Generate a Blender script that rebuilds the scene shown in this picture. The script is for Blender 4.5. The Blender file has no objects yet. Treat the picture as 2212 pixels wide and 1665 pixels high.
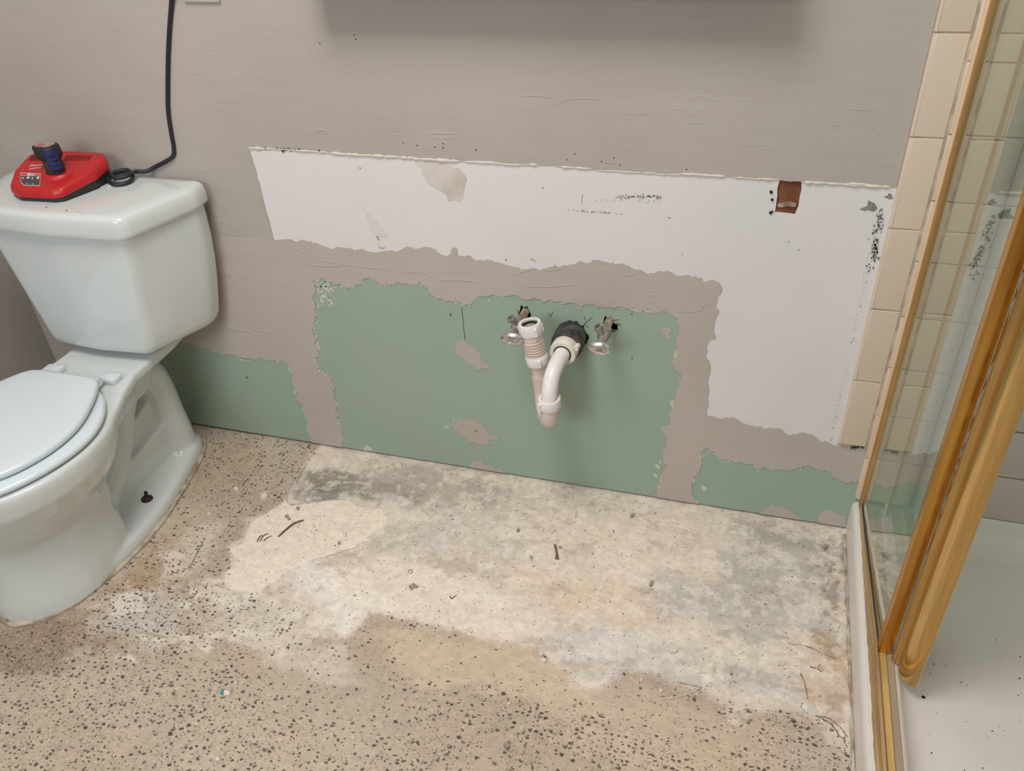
import bpy, bmesh, math, random
import numpy as np
from mathutils import Vector, Matrix
from mathutils.geometry import delaunay_2d_cdt
rng = random.Random(7)
nrs = np.random.RandomState(11)
S = bpy.context.scene
COL = S.collection

# ------------------------------------------------------------------ camera
IW, IH, FPX = 2212.0, 1665.0, 1815.837
CX, CY = IW/2, IH/2
M = np.array([[0.95923377, 0.12589595, -0.25302328],
              [0.27899059, -0.5647329, 0.77668591],
              [-0.04510896, -0.81561447, -0.57683466]])   # camera (right, down, forward) -> world
C = np.array([-0.26943389, -1.43131104, 1.32894206])
cd = bpy.data.cameras.new('camera'); cam = bpy.data.objects.new('camera', cd); COL.objects.link(cam)
mw = Matrix.Identity(4)
for i in range(3):
    mw[i][0] = M[i, 0]; mw[i][1] = -M[i, 1]; mw[i][2] = -M[i, 2]; mw[i][3] = C[i]
cam.matrix_world = mw
cd.sensor_fit = 'HORIZONTAL'; cd.sensor_width = 36; cd.lens = 36*FPX/IW; cd.clip_start = .01
S.camera = cam

# ------------------------------------------------------------------ world, lights, exposure
wd = bpy.data.worlds.new('world'); S.world = wd; wd.use_nodes = True
wd.node_tree.nodes['Background'].inputs[0].default_value = (.75, .85, 1, 1)
wd.node_tree.nodes['Background'].inputs[1].default_value = .3
S.view_settings.view_transform = 'Standard'; S.view_settings.look = 'None'
S.view_settings.gamma = 1; S.view_settings.use_curve_mapping = False
S.view_settings.exposure = 0.0
def area(name, loc, target, sx, sy, power, color):
    l = bpy.data.lights.new(name, 'AREA'); l.shape = 'RECTANGLE'; l.size = sx; l.size_y = sy
    l.energy = power; l.color = color
    o = bpy.data.objects.new(name, l); COL.objects.link(o); o.location = loc
    o.rotation_euler = (Vector(target)-Vector(loc)).to_track_quat('-Z', 'Y').to_euler()
    return o
area('window_daylight', (-1.15, -2.70, 1.60), (-.75, 0, .5), 1.0, 1.0, 32, (.84, .94, 1))
area('ceiling_light', (-.85, -.95, 2.36), (-.85, -.95, 0), .7, .7, 27, (1, .95, .905))

# ------------------------------------------------------------------ helpers
def s2l(c):
    c = np.array(c, float)/255.0
    return tuple(np.where(c <= .04045, c/12.92, ((c+.055)/1.055)**2.4))
def ray(x, y): return M @ np.array([x-CX, y-CY, FPX])
def atY(x, y, Y=0.0):
    r = ray(x, y); t = (Y-C[1])/r[1]; return C+t*r
def atZ(x, y, Z=0.0):
    r = ray(x, y); t = (Z-C[2])/r[2]; return C+t*r
def W(p):  q = atY(p[0], p[1]); return (q[0], q[2])
def F(p):  q = atZ(p[0], p[1]); return (q[0], q[1])

class Nd:
    def __init__(s, name):
        s.m = bpy.data.materials.new(name); s.m.use_nodes = True; s.t = s.m.node_tree
        s.b = s.t.nodes['Principled BSDF']; s.out = s.t.nodes['Material Output']
    def n(s, ty, ins=None, **kw):
        x = s.t.nodes.new(ty)
        for k, v in kw.items(): setattr(x, k, v)
        for k, v in (ins or {}).items():
            if isinstance(v, bpy.types.NodeSocket): s.t.links.new(v, x.inputs[k])
            else: x.inputs[k].default_value = v
        return x
    def link(s, a, b): s.t.links.new(a, b)
    def math(s, op, a, b=0.0, c=0.0):
        x = s.n('ShaderNodeMath', {0: a, 1: b, 2: c}, operation=op); return x.outputs[0]
    def mix(s, fac, a, b, blend='MIX'):
        x = s.n('ShaderNodeMix', data_type='RGBA', blend_type=blend)
        for sock, v in ((x.inputs[0], fac), (x.inputs[6], a), (x.inputs[7], b)):
            if isinstance(v, bpy.types.NodeSocket): s.link(v, sock)
            else: sock.default_value = v
        return x.outputs[2]
    def ramp(s, fac, p0, p1):
        x = s.n('ShaderNodeMapRange', {0: fac, 1: p0, 2: p1}); x.interpolation_type = 'SMOOTHSTEP'; return x.outputs[0]
    def pos(s): return s.n('ShaderNodeNewGeometry').outputs['Position']
    def noise(s, vec, scale, detail=4, rough=.55):
        return s.n('ShaderNodeTexNoise', {'Vector': vec, 'Scale': scale, 'Detail': detail, 'Roughness': rough}).outputs[0]
    def scalev(s, vec, v):
        return s.n('ShaderNodeVectorMath', {0: vec, 1: v}, operation='MULTIPLY').outputs[0]
    def bump(s, h, strength, dist=.002):
        x = s.n('ShaderNodeBump', {'Height': h, 'Strength': strength, 'Distance': dist}); s.link(x.outputs[0], s.b.inputs['Normal']); return x
def rgba(c): return (*s2l(c), 1.0)
def simple(name, c, rough=.5, metal=0.0, var=.0, vscale=30, bump=0.0, bscale=60, spec=.5, c2=None, stretch=(1, 1, 1)):
    d = Nd(name); d.b.inputs['Roughness'].default_value = rough; d.b.inputs['Metallic'].default_value = metal
    d.b.inputs['Specular IOR Level'].default_value = spec
    p = d.scalev(d.pos(), stretch)
    base = rgba(c); alt = rgba(c2) if c2 else tuple(max(0, v*(1-var)) for v in base[:3])+(1,)
    if var or c2:
        f = d.ramp(d.noise(p, vscale), .35, .65); d.link(d.mix(f, base, alt), d.b.inputs['Base Color'])
    else: d.b.inputs['Base Color'].default_value = base
    if bump: d.bump(d.noise(p, bscale), bump)
    return d.m

def new_obj(name, me, m=None, parent=None):
    o = bpy.data.objects.new(name, me); COL.objects.link(o)
    if m is not None and not me.materials: me.materials.append(m)
    if parent is not None: o.parent = parent
    return o
def mesh_of(bm, name, smooth=None):
    bmesh.ops.recalc_face_normals(bm, faces=bm.faces[:])
    me = bpy.data.meshes.new(name); bm.to_mesh(me); bm.free()
    if smooth is not None: shade(me, smooth)
    return me
def shade(me, ang):
    me.polygons.foreach_set('use_smooth', [True]*len(me.polygons))
    if ang < 180: me.set_sharp_from_angle(angle=math.radians(ang))
def tag(o, label=None, cat=None, group=None, kind=None):
    if label: o['label'] = label
    if cat: o['category'] = cat
    if group: o['group'] = group
    if kind: o['kind'] = kind
    return o
def empty(name, loc=(0, 0, 0)):
    o = bpy.data.objects.new(name, None); COL.objects.link(o); o.location = loc; o.empty_display_size = .05
    return o
def keep(o, parent):          # parent without moving
    o.parent = parent; o.matrix_parent_inverse = Matrix.Translation(parent.location).inverted(); return o
def box_bm(bm, x0, x1, y0, y1, z0, z1):
    r = bmesh.ops.create_cube(bm, size=1)
    for v in r['verts']:
        v.co = Vector((x0+(v.co.x+.5)*(x1-x0), y0+(v.co.y+.5)*(y1-y0), z0+(v.co.z+.5)*(z1-z0)))
    return r['verts']
def bevel(bm, w, seg=2, ang=.6):
    e = [e for e in bm.edges if len(e.link_faces) == 2 and e.calc_face_angle(0) > ang]
    bmesh.ops.bevel(bm, geom=e, offset=w, segments=seg, profile=.5, affect='EDGES')
def box(name, b, m, parent=None, bev=0, seg=2):
    bm = bmesh.new(); box_bm(bm, *b)
    if bev: bevel(bm, bev, seg)
    return new_obj(name, mesh_of(bm, name, 35 if bev else None), m, parent)
def prism_bm(bm, prof, fn, a, b):      # extrude closed profile; fn(p, t) -> 3D
    n = len(prof)
    v0 = [bm.verts.new(fn(p, a)) for p in prof]; v1 = [bm.verts.new(fn(p, b)) for p in prof]
    for i in range(n): bm.faces.new((v0[i], v0[(i+1) % n], v1[(i+1) % n], v1[i]))
    bm.faces.new(v0[::-1]); bm.faces.new(v1)
def loft_bm(bm, rings, cap=True):
    R = [[bm.verts.new(p) for p in r] for r in rings]
    for a, b in zip(R, R[1:]):
        n = len(a)
        for i in range(n): bm.faces.new((a[i], a[(i+1) % n], b[(i+1) % n], b[i]))
    if cap: bm.faces.new(R[0][::-1]); bm.faces.new(R[-1])
    return R
def catmull(pts, n=8, closed=False):
    pts = [np.array(p, float) for p in pts]; out = []; L = len(pts)
    rngi = range(L) if closed else range(L-1)
    for i in rngi:
        if closed: p0, p1, p2, p3 = pts[i-1], pts[i], pts[(i+1) % L], pts[(i+2) % L]
        else: p0, p1, p2, p3 = pts[max(i-1, 0)], pts[i], pts[i+1], pts[min(i+2, L-1)]
        for k in range(n):
            t = k/n
            out.append(.5*((2*p1)+(-p0+p2)*t+(2*p0-5*p1+4*p2-p3)*t*t+(-p0+3*p1-3*p2+p3)*t**3))
    if not closed: out.append(pts[-1])
    return out
def tube_bm(bm, pts, rad, seg=16, cap=True, squash=None):
    """sweep circle; rad scalar or list; squash=(axis vec, factor)"""
    pts = [Vector(p) for p in pts]; n = len(pts)
    rad = [rad]*n if not hasattr(rad, '__len__') else list(rad)
    rings = []; up = None
    for i, p in enumerate(pts):
        t = (pts[min(i+1, n-1)]-pts[max(i-1, 0)]).normalized()
        if up is None:
            up = Vector((0, 0, 1)) if abs(t.z) < .9 else Vector((1, 0, 0))
        up = (up-t*up.dot(t)).normalized(); sd = t.cross(up)
        ring = []
        for k in range(seg):
            a = 2*math.pi*k/seg; o = (up*math.cos(a)+sd*math.sin(a))*rad[i]
            if squash: ax = Vector(squash[0]); o += ax*(o.dot(ax)*(squash[1]-1))
            ring.append(p+o)
        rings.append(ring)
    loft_bm(bm, rings, cap)
def lathe_bm(bm, prof, center, axis, seg=32, up=(0, 0, 1)):
    """prof [(r, h)] revolved about axis through center"""
    ax = Vector(axis).normalized(); u = Vector(up)
    if abs(u.dot(ax)) > .95: u = Vector((1, 0, 0))
    u = (u-ax*u.dot(ax)).normalized(); v = ax.cross(u); c = Vector(center); rings = []
    for r, h in prof:
        r = max(r, 1e-5)
        rings.append([c+ax*h+(u*math.cos(2*math.pi*k/seg)+v*math.sin(2*math.pi*k/seg))*r for k in range(seg)])
    loft_bm(bm, rings, True)
def lathe(name, prof, center, axis, m, parent, seg=32, smooth=40):
    bm = bmesh.new(); lathe_bm(bm, prof, center, axis, seg)
    o = new_obj(name, mesh_of(bm, name, smooth), m)
    if parent: keep(o, parent)
    return o
def tube(name, pts, rad, m, parent=None, seg=14, cap=True, smooth=60):
    bm = bmesh.new(); tube_bm(bm, pts, rad, seg, cap)
    o = new_obj(name, mesh_of(bm, name, smooth), m)
    if parent: keep(o, parent)
    return o
def rough(poly, amp=.16, depth=3, closed=True, minlen=3.0, cap=7.0):
    """ragged outline: midpoint displacement in picture-sized units"""
    for d in range(depth):
        out = []; n = len(poly)
        for i in range(n if closed else n-1):
            a = poly[i]; b = poly[(i+1) % n]; out.append(a)
            dx, dy = b[0]-a[0], b[1]-a[1]; L = math.hypot(dx, dy)
            if L > minlen:
                k = max(-cap, min(cap, rng.gauss(0, amp)*L))
                if L > 90: k *= .3
                out.append(((a[0]+b[0])/2-dy/L*k, (a[1]+b[1])/2+dx/L*k))
        if not closed: out.append(poly[-1])
        poly = out
    return poly
def inpoly(px, py, poly):
    px = np.asarray(px, float); py = np.asarray(py, float); c = np.zeros(px.shape, bool); n = len(poly)
    for i in range(n):
        x1, y1 = poly[i]; x2, y2 = poly[i-1]
        m = (y1 > py) != (y2 > py)
        if y1 != y2: c ^= m & (px < (x2-x1)*(py-y1)/(y2-y1)+x1)
    return c
def layer_mesh(name, outers, holes, y_front, y_back, wob=0.0):
    """slab in the wall plane from outlines in wall (X, Z) metres; outers minus holes"""
    vs = []; es = []
    for poly in outers+holes:
        b = len(vs); n = len(poly); vs += [Vector(p) for p in poly]; es += [(b+i, b+(i+1) % n) for i in range(n)]
    v, e, f, _, _, _ = delaunay_2d_cdt(vs, es, [], 0, 1e-6)
    tri = np.array([fc for fc in f if len(fc) == 3]); P = np.array([tuple(p) for p in v])
    cen = P[tri].mean(1)
    ok = np.zeros(len(tri), bool)
    for p in outers: ok |= inpoly(cen[:, 0], cen[:, 1], p)
    for p in holes: ok &= ~inpoly(cen[:, 0], cen[:, 1], p)
    tri = tri[ok]
    bm = bmesh.new(); used = sorted(set(tri.ravel())); fv = {}
    for i in used: fv[i] = bm.verts.new((P[i, 0], y_front+(rng.uniform(-wob, wob) if wob else 0), P[i, 1]))
    for t in tri:
        try: bm.faces.new([fv[i] for i in t])
        except ValueError: pass
    bm.normal_update()
    for fc in bm.faces:
        if fc.normal.y > 0: fc.normal_flip()
    bd = [ed for ed in bm.edges if len(ed.link_faces) == 1]
    bk = {}
    def back(vv):
        if vv not in bk: bk[vv] = bm.verts.new((vv.co.x, y_back, vv.co.z))
        return bk[vv]
    for ed in bd:
        lp = ed.link_loops[0]; a, b = lp.vert, lp.link_loop_next.vert
        bm.faces.new((b, a, back(a), back(b)))
    me = bpy.data.meshes.new(name); bm.to_mesh(me); bm.free()
    return me
def blob(cx, cy, rx, ry, n=9, jag=.35, rot=None):
    rot = rng.uniform(0, 6.28) if rot is None else rot; out = []
    for k in range(n):
        a = 2*math.pi*k/n; r = 1+rng.uniform(-jag, jag)
        x, y = rx*r*math.cos(a), ry*r*math.sin(a)
        out.append((cx+x*math.cos(rot)-y*math.sin(rot), cy+x*math.sin(rot)+y*math.cos(rot)))
    return out

# ------------------------------------------------------------------ materials
def wall_coat(name, c, c2, scale_s=1.0):
    d = Nd(name); p = d.pos(); d.b.inputs['Roughness'].default_value = .62
    f = d.ramp(d.noise(p, 3.2, 3), .3, .7)
    d.link(d.mix(f, rgba(c), rgba(c2)), d.b.inputs['Base Color'])
    st = d.scalev(p, (1, 1, 3.2))
    n1 = d.noise(st, 9, 3, .5); n2 = d.noise(d.scalev(p, (.6, 1, 5)), 26, 3); n3 = d.noise(p, 220, 2)
    ridge = d.math('ABSOLUTE', d.math('SUBTRACT', d.noise(d.scalev(p, (.45, 1, 2.2)), 7, 4, .6), .5))
    ridge = d.ramp(ridge, .012, 0)
    gate = d.ramp(d.noise(p, 4.0, 2), .54, .62)
    h = d.math('ADD', d.math('MULTIPLY', n1, 1.2), d.math('MULTIPLY', n2, .25))
    h = d.math('ADD', h, d.math('MULTIPLY', n3, .06))
    h = d.math('ADD', h, d.math('MULTIPLY', d.math('MULTIPLY', ridge, gate), .28))
    d.bump(h, .35, .003*scale_s)
    return d.m
M_PAINT = wall_coat('grey_beige_coat', (181, 173, 166), (176, 167, 160))
M_COMP = wall_coat('joint_compound', (189, 179, 172), (183, 173, 165))
def board(name, c, c2, c3):
    d = Nd(name); p = d.pos(); d.b.inputs['Roughness'].default_value = .6
    f = d.ramp(d.noise(p, 2.6, 4), .35, .68); g = d.ramp(d.noise(p, 11, 5, .65), .5, .8)
    a = d.mix(f, rgba(c), rgba(c2)); d.link(d.mix(d.math('MULTIPLY', g, .35), a, rgba(c3)), d.b.inputs['Base Color'])
    d.bump(d.math('ADD', d.noise(p, 14, 3), d.math('MULTIPLY', d.noise(p, 180, 2), .1)), .12, .002)
    return d.m
M_WHITE = board('white_drywall', (226, 222, 222), (221, 218, 219), (219, 213, 213))
M_GREEN = board('green_drywall_paper', (152, 175, 158), (158, 174, 161), (158, 168, 160))
M_CAULK = simple('white_caulk', (228, 220, 211), .5, bump=.4, bscale=90)
M_DARK = simple('wall_cavity', (38, 30, 26), .9, var=.5)
M_PLAIN = simple('wall_paint_plain', (172, 166, 160), .6, bump=.1, bscale=30)
M_CEIL = simple('ceiling_paint', (232, 228, 222), .7, bump=.1, bscale=40)
M_BROWN = simple('brown_fibreboard', (128, 78, 48), .75, c2=(104, 60, 38), vscale=40, bump=.35, bscale=60, stretch=(1, 1, .3))
M_SMUDGE = simple('dark_mould', (96, 92, 88), .9, var=.5, vscale=200)
M_SCUFF = simple('grey_scuff', (96, 93, 92), .8, var=.4, vscale=300)
M_FLAKE = simple('bare_grey_wall', (140, 141, 138), .8, c2=(118, 118, 116), vscale=60)
M_TILE = Nd('cream_tile_glaze')
d = M_TILE; d.b.inputs['Roughness'].default_value = .22
oi = d.n('ShaderNodeObjectInfo').outputs['Random']
d.link(d.mix(oi, rgba((216, 199, 180)), rgba((207, 191, 172))), d.b.inputs['Base Color'])
d.bump(d.noise(d.pos(), 22, 2), .12, .002); M_TILE = d.m
M_TILE2 = simple('grey_white_tile_glaze', (202, 195, 187), .2, var=.05, vscale=8, bump=.06, bscale=18)
M_GROUT = simple('tile_grout', (200, 184, 164), .85, c2=(166, 150, 132), vscale=35, bump=.3, bscale=200)
M_GROUT2 = simple('dark_shower_grout', (130, 118, 106), .85, c2=(62, 54, 48), vscale=26, bump=.3, bscale=200)
d = Nd('porcelain'); d.b.inputs['Base Color'].default_value = rgba((213, 219, 219)); d.b.inputs['Roughness'].default_value = .12
d.b.inputs['Coat Weight'].default_value = .4; d.b.inputs['Coat Roughness'].default_value = .06; M_PORC = d.m
d = Nd('seat_plastic'); d.b.inputs['Base Color'].default_value = rgba((216, 227, 232)); d.b.inputs['Roughness'].default_value = .16; M_SEAT = d.m
M_RUST = simple('corroded_bolt', (74, 62, 56), .55, .6, c2=(48, 38, 34), vscale=200, bump=.5, bscale=300)
M_TOCAULK = simple('dirty_caulk', (206, 193, 176), .75, c2=(150, 132, 112), vscale=26, bump=.5, bscale=120)
def brass(name, c, rough, aniso=False):
    d = Nd(name); d.b.inputs['Metallic'].default_value = 1
    p = d.scalev(d.pos(), (1, 1, .04)); f = d.noise(p, 300, 2)
    d.link(d.mix(d.ramp(f, .3, .7), rgba(c), tuple(v*.86 for v in rgba(c)[:3])+(1,)), d.b.inputs['Base Color'])
    d.b.inputs['Roughness'].default_value = rough; d.bump(f, .04, .001); return d.m
M_BRASS = brass('brass', (224, 190, 128), .22)
M_JAMB = brass('pale_brass', (216, 182, 128), .34)
M_BRASS2 = brass('satin_brass', (214, 162, 82), .32)
M_TAN = simple('worn_brass_track', (196, 168, 128), .42, .35, c2=(168, 140, 104), vscale=50, bump=.25, bscale=90, stretch=(1, .08, 1))
M_GOLDSTRIP = simple('gold_strip', (214, 184, 122), .38, .3, c2=(198, 164, 100), vscale=40, stretch=(1, .15, 1))
M_BEIGE = simple('beige_track', (186, 162, 128), .5, .2, c2=(166, 150, 130), vscale=12, stretch=(1, .2, 1))
M_SEAL = simple('dark_rubber_seal', (58, 50, 42), .7)
M_VINYL = simple('clear_vinyl_seal', (188, 176, 158), .4)
M_PAN = Nd('acrylic_pan'); d = M_PAN; d.b.inputs['Base Color'].default_value = rgba((206, 201, 194)); d.b.inputs['Roughness'].default_value = .32
g = d.ramp(d.noise(d.pos(), 5, 3), .4, .75); d.link(d.mix(d.math('MULTIPLY', g, .5), rgba((228, 223, 217)), rgba((219, 212, 206))), d.b.inputs['Base Color']); M_PAN = d.m
# glass: clear sheet with fresnel reflection
gm = bpy.data.materials.new('shower_glass'); gm.use_nodes = True; t = gm.node_tree; t.nodes.clear()
o_ = t.nodes.new('ShaderNodeOutputMaterial'); mx = t.nodes.new('ShaderNodeMixShader')
tr = t.nodes.new('ShaderNodeBsdfTransparent'); tr.inputs[0].default_value = (.86, .91, .88, 1)
gl = t.nodes.new('ShaderNodeBsdfGlossy'); gl.inputs['Roughness'].default_value = .015; gl.inputs[0].default_value = (.97, 1, .98, 1)
fr = t.nodes.new('ShaderNodeFresnel'); fr.inputs[0].default_value = 1.5
geo = t.nodes.new('ShaderNodeNewGeometry'); sub = t.nodes.new('ShaderNodeMath'); sub.operation = 'SUBTRACT'; sub.inputs[0].default_value = 1
t.links.new(geo.outputs['Backfacing'], sub.inputs[1])
mu = t.nodes.new('ShaderNodeMath'); mu.operation = 'MULTIPLY'; t.links.new(fr.outputs[0], mu.inputs[0]); t.links.new(sub.outputs[0], mu.inputs[1])
mu2 = t.nodes.new('ShaderNodeMath'); mu2.operation = 'MULTIPLY'; mu2.inputs[1].default_value = 1.6; mu2.use_clamp = True; t.links.new(mu.outputs[0], mu2.inputs[0])
t.links.new(mu2.outputs[0], mx.inputs[0]); t.links.new(tr.outputs[0], mx.inputs[1]); t.links.new(gl.outputs[0], mx.inputs[2]); t.links.new(mx.outputs[0], o_.inputs[0])
M_GLASS = gm
M_RED = simple('red_plastic', (190, 32, 36), .38, var=.08, vscale=60, bump=.06, bscale=400)
M_BLACKP = simple('black_plastic', (36, 39, 41), .5, bump=.06, bscale=400)
M_BLUE = simple('blue_plastic', (62, 62, 128), .45)
M_STICK = simple('brown_sticker', (118, 102, 88), .55, c2=(84, 74, 66), vscale=350, stretch=(1, 1, .2))
M_LABEL = simple('charcoal_label', (72, 66, 68), .4)
M_PRINT = simple('white_print', (226, 214, 212), .5)
M_LREDP = simple('light_red_label', (206, 64, 70), .4)
M_TOPSTICK = simple('grey_red_sticker', (160, 156, 150), .45, c2=(170, 84, 76), vscale=60)
M_CORD = simple('black_cord', (34, 37, 42), .5)
M_PVC = simple('white_pvc', (236, 232, 232), .3, var=.03, vscale=20)
M_PVC2 = simple('aged_pvc', (226, 212, 204), .36, c2=(214, 196, 184), vscale=25)
M_CREAM = simple('cream_nut', (230, 222, 208), .4, var=.04)
M_RUBBER = simple('black_rubber', (44, 44, 45), .55, c2=(84, 82, 80), vscale=60, bump=.2, bscale=120)
M_GRIME = simple('rust_stained_thread', (176, 138, 112), .6, c2=(200, 176, 158), vscale=60)
M_INPIPE = simple('stained_pipe_inside', (196, 182, 158), .6, c2=(160, 144, 120), vscale=40)
M_ORING = simple('dark_green_washer', (40, 50, 44), .6)
M_CHROME = simple('worn_chrome', (226, 226, 228), .26, .9, c2=(190, 188, 186), vscale=120, bump=.15, bscale=200)
M_COPPER = simple('spotted_copper_pipe', (150, 118, 96), .5, .4, c2=(200, 190, 176), vscale=90)
M_STEELD = simple('dull_valve_metal', (178, 176, 170), .4, .5, c2=(136, 132, 126), vscale=120, bump=.2, bscale=200)

# ================================================================== ROOM SHELL
XL, XR, YB, ZC = -2.0, .86, -2.75, 2.4
XT = -1.612                       # toilet centre line

# ---------------- back wall: outlines in picture units, put on the wall plane
RIDGE = [(531, 316), (700, 327), (850, 336), (1000, 345.5), (1161, 355.5), (1320, 365), (1500, 376), (1685, 387), (1820, 395), (1930, 402)]
WBOT = [(592.6, 518), (629, 515.5), (656, 517), (686, 525), (705, 532.5), (751, 534.5), (786, 538.5), (832, 541), (865, 539), (892, 533.6), (925, 532.5), (938, 536), (952, 549), (965, 553), (979, 533), (986, 534), (988, 553), (1009, 551), (1050, 560), (1080, 567), (1112, 575), (1145, 579), (1188, 576), (1232, 570.7), (1270, 567), (1313, 566), (1351, 572.6), (1384, 582), (1419, 587), (1454, 590), (1484, 593), (1506, 599), (1525, 610), (1538, 603), (1552, 609), (1560, 624), (1556, 635), (1548, 639), (1545, 661), (1553, 669), (1545, 688), (1541, 707), (1546, 729), (1530, 734), (1526, 750), (1535, 790), (1530, 830), (1530.5, 871), (1526, 896)]
WBOT2 = [(1544, 900), (1571, 901), (1596, 907), (1625, 919), (1652, 925), (1693, 931), (1723, 936), (1761, 943), (1788, 954), (1807, 963)]
G1 = [(675, 606), (697, 599), (719, 610), (740, 618), (757, 622), (759, 614), (781, 613), (782, 598), (803, 599), (814, 609), (841, 613), (862, 608), (895, 614), (925, 622), (928, 632), (952, 643), (979, 652), (1003, 659), (1018, 662), (1020, 650), (1039, 639), (1063, 635), (1085, 639), (1107, 635), (1121, 640), (1134, 647), (1150, 643), (1166, 645), (1188, 647), (1211, 650), (1231, 652), (1252, 659), (1255, 669), (1261, 657), (1283, 656), (1310, 663), (1333, 661), (1353, 665), (1380, 671), (1405, 674), (1426, 672), (1443, 674), (1465, 685), (1463, 701), (1465, 723), (1463, 750), (1463, 800), (1467, 840), (1465, 850), (1454, 866), (1449, 893), (1449, 918), (1430, 922), (1433, 934), (1443, 943), (1439, 966), (1435, 996), (1439, 1004), (1430, 1029), (1425, 1045), (1419, 1059), (1423, 1075), (1436, 1090), (1436, 1110), (741, 1000), (741, 964), (740, 940), (730, 910), (734, 896), (725, 872), (719, 847), (707, 810), (695, 809), (690, 788), (687, 758), (683, 733), (678, 706), (682, 690), (678, 668), (671, 639), (681, 633)]
G2 = [(250, 735), (330, 728), (394, 738), (421, 746), (448, 751), (470, 759), (492, 765), (516, 769), (535, 773), (553, 777), (556, 769), (576, 775), (595, 777), (611, 775), (625, 790), (633, 807), (632, 826), (644, 850), (656, 877), (657, 893), (665, 915), (667, 937), (676, 958), (678, 985), (250, 930)]
G3 = [(1514, 975), (1525, 966), (1544, 973), (1538, 980), (1549, 987), (1571, 991), (1598, 996), (1625, 1002), (1650, 1007), (1671, 1014), (1688, 1012), (1712, 1014), (1723, 1007), (1737, 1004), (1756, 1009), (1777, 1017), (1796, 1024), (1810, 1034), (1823, 1042), (1840, 1038), (1853, 1037), (1862, 1050), (1840, 1160), (1800, 1160), (1512, 1110), (1510, 1085), (1500, 1075), (1494, 1064), (1494, 1045), (1499, 1029), (1511, 1013), (1517, 991)]
TOP, BOT = 2.4, .007
def wz(p): return W(p)
rg1, rg2, rg3 = rough(G1, .17, 3), rough(G2, .12, 3), rough(G3, .14, 3)
wl = [(533, 317), (592.6, 518)]
white_hole = [(531, 316)] + rough(WBOT+WBOT2, .10, 3, closed=False) + [(1812, 953), (1930, 402)]
ridge_r = rough(RIDGE, .02, 3, closed=False, cap=2.5)
ridge_hole = ridge_r[::-1]
wh = [(546, 321), (592.6, 518)] + rough(WBOT[1:]+WBOT2, .10, 3, closed=False) + [(1812, 953), (1930, 402)] + ridge_r[::-1][1:-1]
clampz = lambda L: [(x, max(z, BOT)) for x, z in L]
H1, H2, H3, HW = [clampz([W(p) for p in q]) for q in (rg1, rg2, rg3, wh)]
# openings cut through the boards
hole_brown = rough([(1685, 389), (1732, 391), (1717, 464), (1674, 459)], .03, 3)
hole_drain = rough([(1200, 713), (1210, 699), (1228, 692), (1247, 694), (1262, 703), (1269, 722), (1268, 742), (1258, 752), (1240, 756), (1215, 752), (1202, 738)], .12, 2)
hole_v1 = rough([(1306, 682), (1322, 682), (1324, 694), (1335, 700), (1337, 712), (1330, 718), (1318, 716), (1304, 712)], .1, 2)
hole_v2 = rough([(1124, 658), (1131, 664), (1139, 660), (1142, 668), (1147, 678), (1143, 690), (1128, 690), (1120, 680)], .1, 2)
HB, HD, HV1, HV2 = [[W(p) for p in q] for q in (hole_brown, hole_drain, hole_v1, hole_v2)]
g1r = [(x, z) for x, z in ((-1.235, BOT), (-.36, BOT), (-.36, .53), (-1.235, .53))]
g2r = [(XL, BOT), (-1.235, BOT), (-1.235, .30), (XL, .30)]
g3r = [(-.36, BOT), (.02, BOT), (.02, .185), (-.36, .185)]
full = [(XL, BOT), (XR, BOT), (XR, TOP), (XL, TOP)]
wall = new_obj('wall_back', layer_mesh('wall_back', [full], [g1r, g2r, g3r, HB], 0, .0125), M_WHITE); tag(wall, kind='structure', label='bathroom wall stripped to drywall with grey paint above')
o = new_obj('green_drywall_board', layer_mesh('g', [g1r], [HD, HV1, HV2], 0, .0125), M_GREEN, wall); tag(o, 'large green drywall patch around the drain pipes')
o = new_obj('green_drywall_board', layer_mesh('g', [g2r], [], 0, .0125), M_GREEN, wall)
o = new_obj('green_drywall_board', layer_mesh('g', [g3r], [], 0, .0125), M_GREEN, wall)
# wall cavity behind the openings
cav = box('wall_cavity', (XL, XR, .075, .085, -.05, TOP), M_DARK, wall)
bm = bmesh.new(); box_bm(bm, -.26, -.15, .004, .03, .66, .80); bevel(bm, .002)
o = new_obj('wood_backing', mesh_of(bm, 'wood_backing', 35), M_BROWN, wall); tag(o, 'brown wood showing through the rectangular cut-out')
new_obj('torn_paper_strip', layer_mesh('torn_paper_strip', [[W(p) for p in rough([(1678, 444), (1690, 440), (1705, 436), (1720, 440), (1719, 446), (1700, 446), (1688, 448), (1680, 447)], .08, 2)]], [], .0008, .0045), simple('torn_paper', (132, 110, 100), .8, c2=(176, 162, 150), vscale=60), wall)
bm = bmesh.new(); box_bm(bm, XL, XR, .0135, .07, -.01, .03)
new_obj('sole_plate', mesh_of(bm, 'sole_plate'), M_BROWN, wall)

# compound + paint coats (a millimetre or two thick, real edges)
CT = .0016
px_line = [(-1.30, .53)]
comp_outer = [(XL, BOT), (.012, BOT), (.012, .2337), (-.054, .2337)] + [(-.054, .28)] + [(-.30, .62), (-1.17, .62), (-1.17, .60)] + [W((592.6, 517)), W((560, 505)), W((470, 500)), (XL, .62)]
flecks = []
def edge_flecks(poly, n, spread, size, sel=None, inward=True):
    for _ in range(n):
        i = rng.randrange(len(poly)); p = poly[i]
        if sel and not sel(p): continue
        q = (p[0]+rng.gauss(0, spread), p[1]+rng.gauss(0, spread))
        s = rng.uniform(.25, 1)*size
        flecks.append(blob(q[0], q[1], s*rng.uniform(.6, 1.6), s, 7, .4))
edge_flecks(rg1, 120, 4, 2.0, lambda p: p[1] < 700)
edge_flecks(rg1, 130, 5, 2.6, lambda p: p[0] < 760 and p[1] < 950)
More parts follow.
